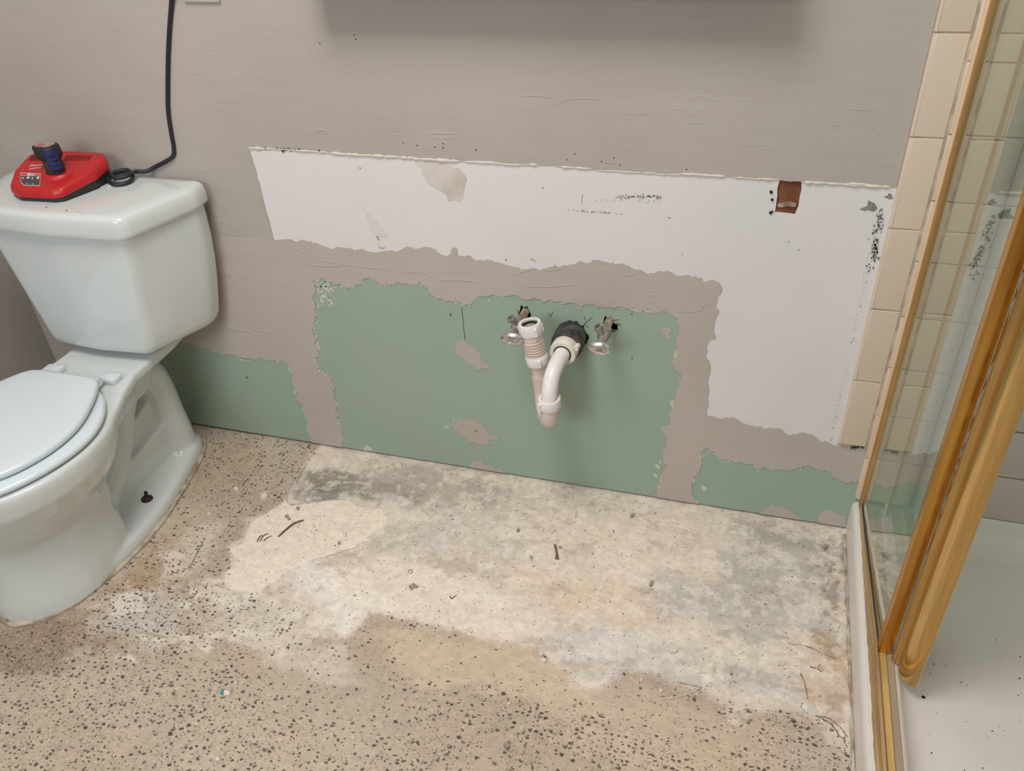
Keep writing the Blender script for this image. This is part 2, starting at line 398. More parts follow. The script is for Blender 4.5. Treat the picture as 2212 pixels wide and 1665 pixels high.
edge_flecks(rg1, 50, 4, 2.0, lambda p: p[0] > 1400 and p[1] < 1070)
edge_flecks(rg2, 60, 5, 1.8, lambda p: p[1] < 790 and p[0] > 340)
edge_flecks(rg3, 70, 4, 2.0, lambda p: p[1] < 1040)
for _ in range(55): flecks.append(blob(rng.uniform(684, 722), rng.uniform(608, 662), rng.uniform(1, 3.6), rng.uniform(.8, 2.2), 7, .45))
for _ in range(45): flecks.append(blob(rng.gauss(985, 12), rng.gauss(915, 7), rng.uniform(.7, 2.2), rng.uniform(.7, 1.6), 6, .45))
for c, s in (((706, 622), 7), ((713, 652), 6), ((700, 640), 4), ((695, 650), 4), ((1521, 1055), 5), ((1420, 1008), 5), ((1417, 1028), 4), ((1426, 998), 3), ((798, 969), 5), ((790, 972), 4)):
    flecks.append(blob(c[0], c[1], s*1.3, s*.7, 10, .35, .7))
SPOTS = [
 [(982, 747), (990, 735), (1008, 734), (1026, 750), (1039, 766), (1045, 784), (1058, 793), (1057, 797), (1037, 800), (1021, 790), (1005, 777), (990, 768)],
 [(976, 920), (993, 912), (1014, 905), (1033, 911), (1047, 922), (1055, 939), (1078, 943), (1077, 950), (1056, 950), (1054, 956), (1075, 961), (1074, 967), (1044, 961), (1010, 957), (1009, 945), (990, 931)],
 [(1018, 1011), (1023, 996), (1039, 994), (1055, 1006), (1071, 1014), (1085, 1010), (1091, 1024), (1085, 1040), (1020, 1030)],
 [(1641, 1108), (1652, 1097), (1674, 1088), (1701, 1099), (1723, 1115), (1735, 1127), (1730, 1140), (1645, 1125)],
 [(1766, 1118), (1777, 1105), (1796, 1103), (1810, 1111), (1830, 1116), (1832, 1155), (1775, 1145)],
 [(1430, 712), (1438, 706), (1448, 707), (1452, 715), (1446, 722), (1447, 733), (1441, 731), (1437, 722), (1431, 719)]]
spots_w = [clampz([W(p) for p in rough(q, .1, 3)]) for q in SPOTS]
comp_holes = [H1, H2, H3, HW]
me = layer_mesh('joint_compound', [comp_outer], comp_holes, -CT, .002, 0)
comp = new_obj('joint_compound', me, M_COMP, wall); tag(comp, 'smeared beige-grey compound bands over the drywall seams')
for q, nm in zip(spots_w, range(9)):
    o = new_obj('compound_spot', layer_mesh('compound_spot', [q], [], -.0011, .002), M_COMP, wall)
# thin pale feathered skim that shows past the compound edges
def shrink(poly, k): 
    cx_, cy_ = np.mean(poly, 0); out = []
    for x, y in poly:
        d_ = math.hypot(x-cx_, y-cy_); q = 1-k*rng.uniform(-.6, 1.3)/d_; out.append((cx_+(x-cx_)*q, cy_+(y-cy_)*q))
    return out
M_FEATHER = simple('feathered_skim', (208, 202, 188), .65, c2=(190, 192, 176), vscale=30)
fh = [clampz([W(p) for p in rough(shrink(q, k), .2, 2, cap=4)]) for q, k in ((rough(G1, .1, 1), 3.2), (rough(G2, .1, 1), 2.0), (rough(G3, .1, 1), 2.2))]
o = new_obj('feathered_skim', layer_mesh('feathered_skim', [clampz([W(p) for p in q]) for q in (shrink(G1, -14), shrink(G2, -14), shrink(G3, -14))], fh, -.0007, .002), M_FEATHER, wall)
# loose crumbs of compound at the ragged edges
bm = bmesh.new()
for q in flecks:
    P = clampz([W(p) for p in q]); vs = [bm.verts.new((x, -.0009, z)) for x, z in P]; cx = sum(x for x, z in P)/len(P); cz = sum(z for x, z in P)/len(P)
    vb = [bm.verts.new((cx+(x-cx)*1.15, .001, cz+(z-cz)*1.15)) for x, z in P]
    if abs(sum(P[i-1][0]*P[i][1]-P[i][0]*P[i-1][1] for i in range(len(P)))) < 1e-9: continue
    bm.faces.new(vs)
    for i in range(len(P)): bm.faces.new((vs[i], vs[(i+1) % len(P)], vb[(i+1) % len(P)], vb[i]))
M_CRUMB = simple('pale_compound', (206, 204, 190), .65)
o = new_obj('compound_crumbs', mesh_of(bm, 'compound_crumbs'), M_CRUMB, wall); tag(o, kind='stuff')
# painted coat above and left of the white strip
pr_ = [W(p) for p in ridge_r]
paint_outer = [(XL, .62), W((470, 500)), W((560, 505)), W((592.6, 518)), W((570, 440)), W((546, 345))] + pr_ + [(-.054, .7705), (-.054, TOP), (XL, TOP)]
paint_outer = [(XL, .60)] + [W((470, 508)), W((560, 512)), W((592.6, 519))] + [W(p) for p in rough([(580, 470), (570, 435), (556, 382), (546, 345), (540, 325)], .03, 2, closed=False)] + pr_ + [(-.054, pr_[-1][1]), (-.054, TOP), (XL, TOP)]
o = new_obj('grey_paint_coat', layer_mesh('grey_paint_coat', [paint_outer], [], -CT*1.25, .002), M_PAINT, wall); tag(o, 'grey-beige painted upper wall')
# torn white caulk ridge along the top of the old vanity line
def ridge_piece(pts, w, h, name, m, drop=0.0):
    bm = bmesh.new(); rings = []
    for i, p in enumerate(pts):
        x, z = W(p); k = min(1, i/3, (len(pts)-1-i)/3)*rng.uniform(.55, 1.15)+.04
        ww, hh = w*k, h*k*rng.uniform(.7, 1.2); z -= drop
        rings.append([(x, .001, z+ww*.5), (x, -hh*.8-.0015, z+ww*.4), (x, -hh-.0015, z), (x, -hh*.55-.0012, z-ww*.5), (x, .001, z-ww*.75)])
    loft_bm(bm, rings); o = new_obj(name, mesh_of(bm, name, 60), m, wall); return o
def seg_of(x0, x1, n, off=0.0):
    out = []
    for i in range(n):
        x = x0+(x1-x0)*i/(n-1); y = np.interp(x, [p[0] for p in RIDGE], [p[1] for p in RIDGE]); out.append((x, y+off+rng.uniform(-.8, .8)))
    return out
for x0, x1, w, h, off in ((529, 580, .008, .003, 2), (545, 720, .004, .002, 1), (705, 905, .006, .003, 2), (880, 1000, .007, .0035, 2.5), (995, 1145, .004, .002, 2), (1135, 1168, .005, .003, 0), (1200, 1285, .004, .0025, 1), (1280, 1480, .0035, .0018, 3), (1460, 1580, .0045, .0025, 0), (1575, 1690, .004, .002, 1), (1725, 1930, .005, .0028, 2), (1820, 1890, .0035, .0026, -1)):
    ridge_piece(seg_of(x0, x1, max(8, int((x1-x0)/6)), off), w, h, 'caulk_ridge', M_CAULK)
ridge_piece([(533+i*(590-533)/24, 320+i*(518-320)/24) for i in range(25)], .006, .0012, 'paint_edge', M_PAINT)
# brush lines and drips standing out of the coats
def stroke(pts, r, m=None, name='trowel_ridge'):
    P = []
    for p in catmull(pts, 5):
        x, z = W(p); P.append((x, -CT*1.05, z))
    n = len(P); bm = bmesh.new(); tube_bm(bm, P, [r*min(1, .15+i/4, .15+(n-1-i)/4) for i in range(n)], 6)
    return new_obj(name, mesh_of(bm, name, 60), m or M_COMP, wall)
for pts, r in (([(648, 566), (680, 572), (720, 574), (745, 572)], .0011), ([(620, 528), (660, 545), (690, 560), (780, 575), (860, 582)], .0009), ([(870, 588), (910, 587), (950, 603), (1010, 605), (1075, 618)], .001), ([(484, 706), (510, 709), (545, 717), (552, 722)], .0012), ([(550, 710), (575, 715), (596, 721)], .0013), ([(1100, 596), (1130, 585), (1160, 580)], .0011), ([(1108, 614), (1180, 618), (1260, 612)], .0011), ([(1170, 583), (1200, 582), (1225, 575)], .001), ([(1390, 635), (1425, 638)], .0014), ([(1455, 672), (1510, 670), (1520, 658), (1545, 652)], .001), ([(1330, 590), (1360, 594), (1390, 585)], .0008), ([(1290, 668), (1300, 655), (1310, 656)], .0007)):
    stroke(pts, r)
for pts, r in (([(1115, 207), (1160, 206), (1200, 212)], .0012), ([(1185, 235), (1220, 216), (1260, 212), (1310, 216)], .0011), ([(1330, 240), (1380, 246), (1410, 243)], .0009), ([(918, 289), (950, 287), (990, 289)], .0013), ([(918, 296), (960, 299), (990, 296)], .001), ([(680, 283), (695, 280), (702, 283)], .0016), ([(830, 288), (850, 290), (872, 293)], .001), ([(1298, 350), (1320, 351), (1345, 352)], .0011), ([(1475, 263), (1500, 266), (1530, 262)], .001), ([(1600, 330), (1650, 322), (1700, 324)], .0009), ([(1780, 228), (1850, 236), (1920, 238)], .0008), ([(1795, 268), (1810, 272)], .0016), ([(1888, 285), (1902, 288)], .0014), ([(545, 235), (550, 250)], .001), ([(1040, 205), (1120, 210)], .0007), ([(640, 262), (665, 266)], .0008)):
    stroke(pts, r, M_PAINT, 'paint_drip')
# stains on the white strip: beige scrape and faint streak, with tapering thickness
def stain(pts, m, name, yf=-.0006):
    return new_obj(name, layer_mesh(name, [[W(p) for p in rough(pts, .1, 3)]], [], yf, .001), m, wall)
stain([(898, 354), (917, 351), (941, 348.7), (963, 352.7), (987, 362), (1001, 373), (1008, 390), (1003, 410), (1000, 427), (992, 435), (968, 434), (965, 422), (938, 405), (919, 386), (911, 370)], simple('beige_residue', (196, 188, 176), .7, c2=(215, 208, 203), vscale=14), 'paint_residue')
stain([(782, 438), (800, 460), (822, 490), (838, 503), (836, 518), (816, 514), (803, 500), (790, 472)], simple('pale_residue', (220, 213, 211), .7), 'paint_residue')
stain([(816, 530), (832, 532), (828, 538), (820, 537)], simple('beige_smear', (186, 178, 166), .7), 'paint_residue')
for pts in ([(1858, 450), (1873, 444), (1876, 433), (1888, 438), (1895, 450), (1888, 456), (1869, 455)], [(1910, 425), (1918, 422), (1921, 416), (1927, 419), (1929, 429), (1921, 431)]): stain(pts, M_FLAKE, 'peeled_patch')
# marks: scuffs, screw holes, pencil ticks, mould (each group one flat mark sheet)
def marks(name, blobs, m, y=-.0005, label=None):
    bm = bmesh.new()
    for q in blobs:
        P = [W(p) for p in q]; bm.faces.new([bm.verts.new((x, y, z)) for x, z in P])
    for f in bm.faces:
        f.normal_update()
        if f.normal.y > 0: f.normal_flip()
    me = bpy.data.meshes.new(name); bm.to_mesh(me); bm.free(); o = new_obj(name, me, m, wall); tag(o, label, kind='stuff'); return o
bl = []
for _ in range(120): bl.append(blob(rng.uniform(1330, 1428), 425+rng.gauss(0, 2.2), rng.uniform(.5, 1.9), rng.uniform(.4, 1), 5))
for _ in range(35): bl.append(blob(rng.uniform(1285, 1430), 430+abs(rng.gauss(0, 6)), rng.uniform(.4, 1.2), rng.uniform(.4, 1), 5))
for _ in range(45): x = rng.uniform(1220, 1342); bl.append(blob(x, 453+(x-1220)*.07+rng.gauss(0, 1), rng.uniform(.5, 2.2), rng.uniform(.4, .9), 5))
for y in range(422, 440, 3): bl.append(blob(1257+rng.uniform(-1, 1), y, .8, 1.2, 5))
for c in ((1149, 560), (1155, 563), (1093, 561), (1446, 470), (1474, 550), (1173, 406), (1725, 540), (1704, 522), (778, 363)): bl.append(blob(c[0], c[1], 2.2, 1.1, 6))
marks('scuff_marks', bl, M_SCUFF)
bl = []
for _ in range(230):
    t = rng.random()**1.25; y = 450+t*500; x = 1909-(y-450)*.2365*.92-rng.gauss(6, 3.5)
    s = rng.uniform(.3, 1.9)*(1 if y < 620 else .6)*rng.choice((1, .5, .4)); bl.append(blob(x, y, s*rng.uniform(.6, 1), s*1.5, 6, .4, .25))
for _ in range(34): bl.append(blob(rng.gauss(1899, 3.5), rng.gauss(480, 14), rng.uniform(.6, 2), rng.uniform(.8, 3), 7, .4, .25))
for _ in range(36): bl.append(blob(rng.gauss(1889, 4), rng.gauss(540, 14), rng.uniform(.8, 2.4), rng.uniform(1, 3.4), 7, .4, .25))
for _ in range(60): bl.append(blob(rng.uniform(1838, 1866), rng.gauss(964, 2.5), rng.uniform(.7, 2.4), rng.uniform(.5, 1.6), 6))
marks('mould_specks', bl, M_SMUDGE, -.0024)
bl = [blob(c[0], c[1], c[2], c[2], 10, .15) for c in ((1666, 413.5, 3.6), (1668, 430, 3.2), (1664.5, 458, 3.6), (1669, 456, 2))]
bl += [blob(c[0], c[1], 1.6, 1.3, 7) for c in ((770, 84), (692, 93), (766, 75), (872, 307), (902, 313), (940, 317), (958, 318.5), (1029, 323), (958, 309), (1340, 355), (1483, 365), (1365, 677), (974, 678), (1028, 930), (534, 814), (1365.5, 772), (973, 679), (1300, 348), (1327, 340), (1242, 331), (1226, 344), (816, 511), (818, 516))]
for x in range(600, 672, 5): bl.append(blob(x+rng.uniform(-2, 2), 320+(x-600)*.07+rng.uniform(-2, 2), rng.uniform(1, 4), rng.uniform(.8, 2.4), 6, .5, .9))
bl += [blob(c[0], c[1], 4, 2.2, 7, .5, 1.1) for c in ((574, 319), (612, 324), (692, 327))]
M_HOLE = simple('dark_pit', (44, 40, 38), .9)
marks('screw_holes', bl, M_HOLE, -CT*1.25-.0004)
bl = []
def thin(a, b, w=.55):
    dx, dy = b[0]-a[0], b[1]-a[1]; L = math.hypot(dx, dy); nx, ny = -dy/L*w, dx/L*w
    return [(a[0]+nx, a[1]+ny), (b[0]+nx, b[1]+ny), (b[0]-nx, b[1]-ny), (a[0]-nx, a[1]-ny)]
for a, b in (((997.6, 664), (1001, 700)), ((1001, 700), (1004.4, 734)), ((1184, 676), (1189, 684)), ((1189, 684), (1195, 674)), ((1262, 684), (1266, 695)), ((1262, 700), (1280, 685)), ((1261, 699), (1271, 708)), ((1118, 668), (1121, 680)), ((1325, 692), (1338, 690)), ((1331, 697), (1342, 703)), ((1268, 726), (1274, 722))): bl.append(thin(a, b))
marks('pencil_and_saw_marks', bl, M_HOLE, -.0004)

# ---------------- tiles on the wall beside and inside the shower
TJ = [.2337+.1556*k for k in range(14)]
bm = bmesh.new(); box_bm(bm, -.0505, .0135, -.0072, .002, .2345, 2.35); new_obj('tile_grout', mesh_of(bm, 'tile_grout'), M_GROUT, wall)
def tile_mesh(w, h, t, bev, bull=0):
    bm = bmesh.new(); box_bm(bm, 0, w, -t, .001, 0, h)
    if bull:
        e = [e for e in bm.edges if all(abs(v.co.x) < 1e-6 and v.co.y < -t*.5 for v in e.verts)]
        bmesh.ops.bevel(bm, geom=e, offset=bull, segments=5, profile=.5, affect='EDGES')
    e = [e for e in bm.edges if all(v.co.y < -t*.98 for v in e.verts) and len(e.link_faces) == 2 and e.calc_face_angle(0) > .5]
    bmesh.ops.bevel(bm, geom=e, offset=bev, segments=3, profile=.5, affect='EDGES')
    return mesh_of(bm, 'tile', 50)
tm = tile_mesh(.0505, .1528, .0088, .0018, .006); tm.materials.append(M_TILE)
for k in range(13):
    o = new_obj('bullnose_tile', tm, None, wall); o.location = (-.0535, 0, TJ[k]+.0014)
TS = .1093
bm = bmesh.new(); box_bm(bm, .0135, XR, -.0056, .002, .03, 2.35); new_obj('shower_grout', mesh_of(bm, 'shower_grout'), M_GROUT2, wall)
tm2 = tile_mesh(TS-.0026, TS-.0026, .0088, .0016); tm2.materials.append(M_TILE2)
tm3 = tile_mesh(TS-.0026, TS-.0026, .0088, .0016); tm3.materials.append(M_TILE)
for i in range(8):
    for k in range(15):
        o = new_obj('shower_tile', tm3 if i == 0 else tm2, None, wall); o.location = (.0013+i*TS, rng.uniform(-.0003, .0003), .0975+k*TS+.0013)

# ---------------- other walls, ceiling
tag(box('wall_left', (XL-.1, XL, YB, .1, -.05, ZC), M_PLAIN), kind='structure')
tag(box('wall_right', (XR, XR+.1, YB, .1, -.05, ZC), simple('shower_wall_tile_glaze', (206, 199, 190), .25)), kind='structure')
tag(box('wall_rear', (XL-.1, XR+.1, YB-.1, YB, -.05, ZC), M_PLAIN), kind='structure')
tag(box('ceiling', (XL-.1, XR+.1, YB-.1, .1, ZC, ZC+.1), M_CEIL), kind='structure')

# ---------------- floor: scraped concrete as a fine grid carrying material masks
def vnoise(x, y, scale, seed, octv=4, gain=.5):
    r = np.random.RandomState(seed); out = np.zeros_like(x); amp = 1; tot = 0
    for o in range(octv):
        T = r.rand(257, 257); u = x*scale; v = y*scale
        i = np.floor(u).astype(int); j = np.floor(v).astype(int); fu = u-i; fv = v-j
        fu = fu*fu*(3-2*fu); fv = fv*fv*(3-2*fv); g = lambda a, b: T[a % 256, b % 256]
        out += amp*((g(i, j)*(1-fu)+g(i+1, j)*fu)*(1-fv)+(g(i, j+1)*(1-fu)+g(i+1, j+1)*fu)*fv); tot += amp
        amp *= gain; scale *= 2.03
    return out/tot
FX0, FX1, FY0, FY1 = XL, .0, -1.22, .016
stp = .0028
nx, ny = int((FX1-FX0)/stp)+1, int((FY1-FY0)/stp)+1
gx, gy = np.meshgrid(np.linspace(FX0, FX1, nx), np.linspace(FY0, FY1, ny))
def edge_mask(poly_px, warp, soft, seed):
    P = [F(p) for p in poly_px]
    wx = gx+(vnoise(gx, gy, 14, seed, 5, .6)-.5)*warp; wy = gy+(vnoise(gx, gy, 14, seed+1, 5, .6)-.5)*warp
    acc = np.zeros_like(gx); offs = [(0, 0), (soft, 0), (-soft, 0), (0, soft), (0, -soft)] if soft else [(0, 0)]
    for a, b in offs: acc += inpoly(wx+a, wy+b, P)
    return acc/len(offs)
def gblob(cx, cy, rx, ry, seed, warp=.05, hard=1.0, rot=0.0):
    a = np.array(F((cx, cy))); b = np.array(F((cx+rx, cy))); c_ = np.array(F((cx, cy+ry)))
    ex, ey = np.hypot(*(b-a)), np.hypot(*(c_-a))
    wx = gx-a[0]+(vnoise(gx, gy, 11, seed, 5, .6)-.5)*warp*2; wy = gy-a[1]+(vnoise(gx, gy, 11, seed+1, 5, .6)-.5)*warp*2
    ux, uy = wx*math.cos(rot)+wy*math.sin(rot), -wx*math.sin(rot)+wy*math.cos(rot)
    d2 = (ux/ex)**2+(uy/ey)**2
    return np.clip((1.15-d2+(vnoise(gx, gy, 45, seed+7, 4, .6)-.5)*.9)/.62, 0, 1)**hard
CEM = [(690, 950), (660, 1010), (640, 1040), (617, 1078), (573, 1106), (541, 1127), (533, 1152), (519, 1176), (492, 1184), (500, 1214), (473, 1257), (500, 1277), (563, 1287), (617, 1293), (671, 1312), (644, 1374), (698, 1380), (766, 1380), (807, 1325), (823, 1333), (915, 1352), (1000, 1361), (1087, 1395), (1163, 1401), (1217, 1444), (1244, 1493), (1298, 1498), (1339, 1452), (1407, 1463), (1461, 1474), (1518, 1485), (1542, 1506), (1639, 1532), (1685, 1541), (1743, 1541), (1812, 1588), (1850, 1600), (1850, 1100)]
LM = [(617, 1079), (630, 1093), (671, 1087), (720, 1081), (758, 1083), (780, 1095), (823, 1100), (840, 1120), (820, 1145), (801, 1157), (780, 1180), (735, 1190), (690, 1205), (640, 1225), (560, 1275), (500, 1270), (480, 1255), (500, 1214), (494, 1186), (522, 1176), (536, 1152), (545, 1127), (575, 1106)]
LM2 = [(700, 1290), (760, 1235), (800, 1215), (860, 1203), (950, 1225), (1060, 1270), (1120, 1300), (1180, 1340), (1150, 1380), (1080, 1380), (1000, 1352), (915, 1345), (830, 1325), (760, 1310)]
cem = edge_mask(CEM, .05, .008, 21); lm = edge_mask(LM, .016, .002, 31); lm2 = edge_mask(LM2, .07, .01, 41)
def lin(c):
    g_ = sum(c)/3.0; c = [min(240, (g_+(v-g_)*.72)*1.15) for v in c]; return np.array(s2l(c))
def lay(col, m, c, k=1.0): return col*(1-(m*k)[..., None])+lin(c)*(m*k)[..., None]
n_big = vnoise(gx, gy, 3.1, 51, 4); n_mid = vnoise(gx, gy, 13, 61, 5, .6); n_fin = vnoise(gx, gy, 60, 71, 4, .6)
col = np.zeros(gx.shape+(3,))+lin((166, 149, 130))
col = lay(col, np.clip((n_big-.45)*4, 0, 1), (172, 158, 142), .7)
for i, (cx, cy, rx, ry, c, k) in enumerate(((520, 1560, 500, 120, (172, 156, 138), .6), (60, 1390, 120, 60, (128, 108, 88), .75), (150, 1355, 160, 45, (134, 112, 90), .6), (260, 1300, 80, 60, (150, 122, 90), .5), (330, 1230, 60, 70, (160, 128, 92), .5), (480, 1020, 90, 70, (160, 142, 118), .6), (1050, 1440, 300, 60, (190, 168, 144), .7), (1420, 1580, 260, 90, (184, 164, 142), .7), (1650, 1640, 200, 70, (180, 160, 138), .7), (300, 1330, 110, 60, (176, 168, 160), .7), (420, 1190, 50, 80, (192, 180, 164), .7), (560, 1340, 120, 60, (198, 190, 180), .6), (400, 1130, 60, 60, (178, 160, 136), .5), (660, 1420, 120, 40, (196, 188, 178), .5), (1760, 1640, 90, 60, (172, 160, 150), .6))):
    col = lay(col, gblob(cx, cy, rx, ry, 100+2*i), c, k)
tres = np.clip((vnoise(gx, gy*1.4, 15, 431, 6, .65)-.56)*14, 0, 1)*np.clip(gblob(470, 1290, 330, 130, 440, .08)+gblob(1690, 1560, 160, 60, 450, .06)*.8+gblob(300, 1340, 150, 80, 460, .06), 0, 1)
col = lay(col, tres, (206, 198, 188), .6)
tanc = col.copy()
cc = np.zeros_like(col)+lin((194, 180, 168))
cc = lay(cc, np.clip((n_mid-.5)*5, 0, 1), (176, 168, 159), .6)
for i, (cx, cy, rx, ry, c, k) in enumerate(((760, 1045, 190, 32, (126, 119, 110), .85), (690, 1060, 80, 26, (104, 101, 99), .7), (960, 1050, 190, 40, (154, 142, 130), .7), (870, 1150, 120, 40, (172, 162, 151), .6), (1000, 1140, 200, 60, (186, 177, 167), .6), (1370, 1180, 240, 80, (208, 189, 173), .8), (1290, 1290, 240, 60, (207, 186, 166), .8), (1280, 1310, 120, 40, (200, 175, 150), .6), (1500, 1130, 200, 60, (196, 182, 170), .6), (1690, 1220, 160, 110, (164, 160, 153), .85), (1600, 1330, 220, 70, (170, 167, 160), .8), (1740, 1170, 110, 40, (150, 141, 131), .6), (1790, 1215, 42, 40, (116, 96, 80), .7), (1800, 1280, 26, 60, (128, 112, 98), .6), (1640, 1460, 170, 70, (182, 178, 172), .85), (1340, 1420, 150, 55, (184, 179, 178), .85), (1300, 1470, 70, 30, (188, 184, 182), .8), (1440, 1400, 110, 40, (184, 180, 172), .7), (1440, 1255, 60, 30, (178, 174, 172), .6), (1780, 1440, 56, 76, (184, 156, 128), .9), (1790, 1405, 60, 30, (150, 124, 100), .6), (1730, 1385, 40, 22, (190, 162, 130), .7), (1800, 1520, 40, 50, (166, 144, 122), .8), (700, 1255, 70, 40, (208, 203, 200), .8), (760, 1310, 110, 34, (204, 198, 192), .8), (960, 1265, 120, 30, (206, 194, 182), .5), (940, 1190, 40, 16, (184, 180, 182), .6), (1050, 1300, 40, 18, (196, 192, 194), .6), (740, 1360, 80, 26, (204, 198, 190), .7))):
    cc = lay(cc, gblob(cx, cy, rx, ry, 200+2*i), c, k)
res = np.clip((vnoise(gx*1.0, gy*1.6, 17, 401, 6, .62)-.545)*16, 0, 1); res2 = np.clip((vnoise(gx*1.3, gy*.9, 40, 411, 5, .65)-.57)*16, 0, 1)
drk = np.clip((vnoise(gx*.8, gy*1.5, 22, 421, 6, .65)-.58)*14, 0, 1)
cc = lay(cc, drk, (160, 146, 133), .45); cc = lay(cc, res, (212, 199, 187), .42); cc = lay(cc, res2, (214, 206, 195), .4)
cc = lay(cc, lm2, (212, 201, 187), .55); cc = lay(cc, lm, (211, 197, 182), .95)
cc = lay(cc, lm*np.clip((vnoise(gx, gy, 9, 81)-.55)*5, 0, 1), (200, 186, 168), .7)
col = tanc*(1-cem[..., None])+cc*cem[..., None]
col *= (1+.12*(n_fin-.5)+.14*(n_mid-.5)+.10*(vnoise(gx, gy, 150, 91, 2)-.5))[..., None]
col *= np.array([1.025, 1.0, .962])
speck = np.clip(1-cem, 0, 1)*np.clip(.35+1.5*(vnoise(gx, gy, 5, 95, 3)-.36), .05, 1)
for i, (cx, cy, rx, ry, k) in enumerate(((260, 1560, 420, 170, .75), (120, 1400, 260, 70, .7), (330, 1320, 120, 80, .6), (1300, 1600, 200, 60, .45), (1700, 1620, 200, 60, .6), (1790, 1640, 60, 50, .9))):
    speck = np.clip(speck+k*gblob(cx, cy, rx, ry, 300+2*i)*(1-cem), 0, 1)
speck *= 1-.75*gblob(1080, 1440, 320, 60, 340)*(1-cem); speck *= 1-.6*gblob(1480, 1560, 160, 50, 350)
speck = np.clip(speck, 0, 1)
hz = cem*.0016+lm*.0022+lm2*.0010+(n_mid-.5)*.0018+(n_fin-.5)*.0007+(vnoise(gx, gy, 120, 97, 2)-.5)*.0005*(1+cem)
hz += cem*(vnoise(gx*1.0, gy*2.2, 30, 98, 3)-.5)*.0012
hz -= hz.mean()
verts = np.stack([gx.ravel(), gy.ravel(), hz.ravel()], 1)
idx = np.arange(nx*ny).reshape(ny, nx)
quads = np.stack([idx[:-1, :-1], idx[:-1, 1:], idx[1:, 1:], idx[1:, :-1]], -1).reshape(-1, 4)
me = bpy.data.meshes.new('floor')
me.vertices.add(len(verts)); me.vertices.foreach_set('co', verts.ravel().astype(np.float32))
me.loops.add(quads.size); me.loops.foreach_set('vertex_index', quads.ravel().astype(np.int32))
me.polygons.add(len(quads)); me.polygons.foreach_set('loop_start', (np.arange(len(quads))*4).astype(np.int32))
me.update(calc_edges=True); me.polygons.foreach_set('use_smooth', np.ones(len(quads), bool))
at = me.attributes.new('albedo', 'FLOAT_COLOR', 'POINT')
at.data.foreach_set('color', np.concatenate([np.clip(col, 0, 1).reshape(-1, 3), np.ones((nx*ny, 1))], 1).ravel().astype(np.float32))
at = me.attributes.new('speck', 'FLOAT', 'POINT'); at.data.foreach_set('value', speck.ravel().astype(np.float32))
at = me.attributes.new('cement', 'FLOAT', 'POINT'); at.data.foreach_set('value', cem.ravel().astype(np.float32))
d = Nd('scraped_concrete'); d.b.inputs['Roughness'].default_value = .85; d.b.inputs['Specular IOR Level'].default_value = .25
alb = d.n('ShaderNodeAttribute', attribute_name='albedo').outputs['Color']
sp = d.n('ShaderNodeAttribute', attribute_name='speck').outputs['Fac']; ce = d.n('ShaderNodeAttribute', attribute_name='cement').outputs['Fac']
pv = d.pos(); wob = d.n('ShaderNodeTexNoise', {'Vector': pv, 'Scale': 160.0, 'Detail': 2.0}).outputs[1]
pw = d.n('ShaderNodeVectorMath', {0: pv, 1: d.scalev(wob, (.009, .009, 0))}, operation='ADD').outputs[0]
pw = d.scalev(pw, (.82, 1.2, 0))
def chips(scale, r0, dens_sock, dens_k, seed):
    sh = d.n('ShaderNodeVectorMath', {0: pw, 1: (seed, seed*1.7, 0)}, operation='ADD').outputs[0]
    v = d.n('ShaderNodeTexVoronoi', {'Vector': sh, 'Scale': scale}); v.voronoi_dimensions = '2D'
    sep = d.n('ShaderNodeSeparateColor', {0: v.outputs['Color']})
    on = d.math('LESS_THAN', sep.outputs[0], d.math('MULTIPLY', dens_sock, dens_k))
    rad = d.math('MULTIPLY_ADD', d.math('POWER', sep.outputs[1], 2.0), r0*.9, r0*.42)
    ins = d.math('LESS_THAN', v.outputs['Distance'], rad)
    return d.math('MULTIPLY', on, ins), sep.outputs[2]
dk, dr = chips(115, .30, sp, .62, 0.0)
dk2, dr2 = chips(210, .30, d.math('ADD', sp, d.math('MULTIPLY', ce, .12)), .50, 3.1)
wt, wr = chips(210, .30, d.math('ADD', d.math('MULTIPLY', sp, .5), .10), .42, 7.7)
wt2, wr2 = chips(340, .34, d.math('MULTIPLY_ADD', ce, .35, .15), .35, 5.2)
dk3, dr3 = chips(120, .16, d.math('ADD', d.math('MULTIPLY', sp, .2), d.math('MULTIPLY', ce, .35)), .3, 9.3)
c1 = d.mix(d.math('MULTIPLY', dk2, .62), alb, rgba((120, 107, 95)))
c1 = d.mix(d.math('MULTIPLY', wt, .7), c1, rgba((216, 202, 184)))
c1 = d.mix(d.math('MULTIPLY', wt2, .5), c1, rgba((218, 207, 192)))
dkcol = d.mix(dr, rgba((66, 59, 55)), rgba((112, 98, 86)))
c1 = d.mix(d.math('MULTIPLY', dk, .9), c1, dkcol)
c1 = d.mix(d.math('MULTIPLY', dk3, .8), c1, rgba((92, 84, 76)))
mot = d.math('MULTIPLY_ADD', d.noise(pv, 70, 6, .7), .5, .75)
mot2 = d.math('MULTIPLY_ADD', d.noise(d.scalev(pv, (1, 2.4, 1)), 26, 5, .65), .34, .83)
c1 = d.mix(1.0, c1, d.n('ShaderNodeCombineColor', {0: d.math('MULTIPLY', mot, mot2), 1: d.math('MULTIPLY', mot, mot2), 2: d.math('MULTIPLY', mot, mot2)}).outputs[0], 'MULTIPLY')
d.link(c1, d.b.inputs['Base Color'])
h = d.math('ADD', d.math('MULTIPLY', d.noise(pv, 420, 3), .5), d.math('MULTIPLY', d.noise(pv, 130, 4, .7), .9))
h = d.math('SUBTRACT', h, d.math('MULTIPLY', d.math('ADD', dk, dk3), .5))
d.bump(h, .6, .0022)
floor = new_obj('floor', me, d.m); tag(floor, kind='structure', label='scraped concrete floor with old mortar patches')
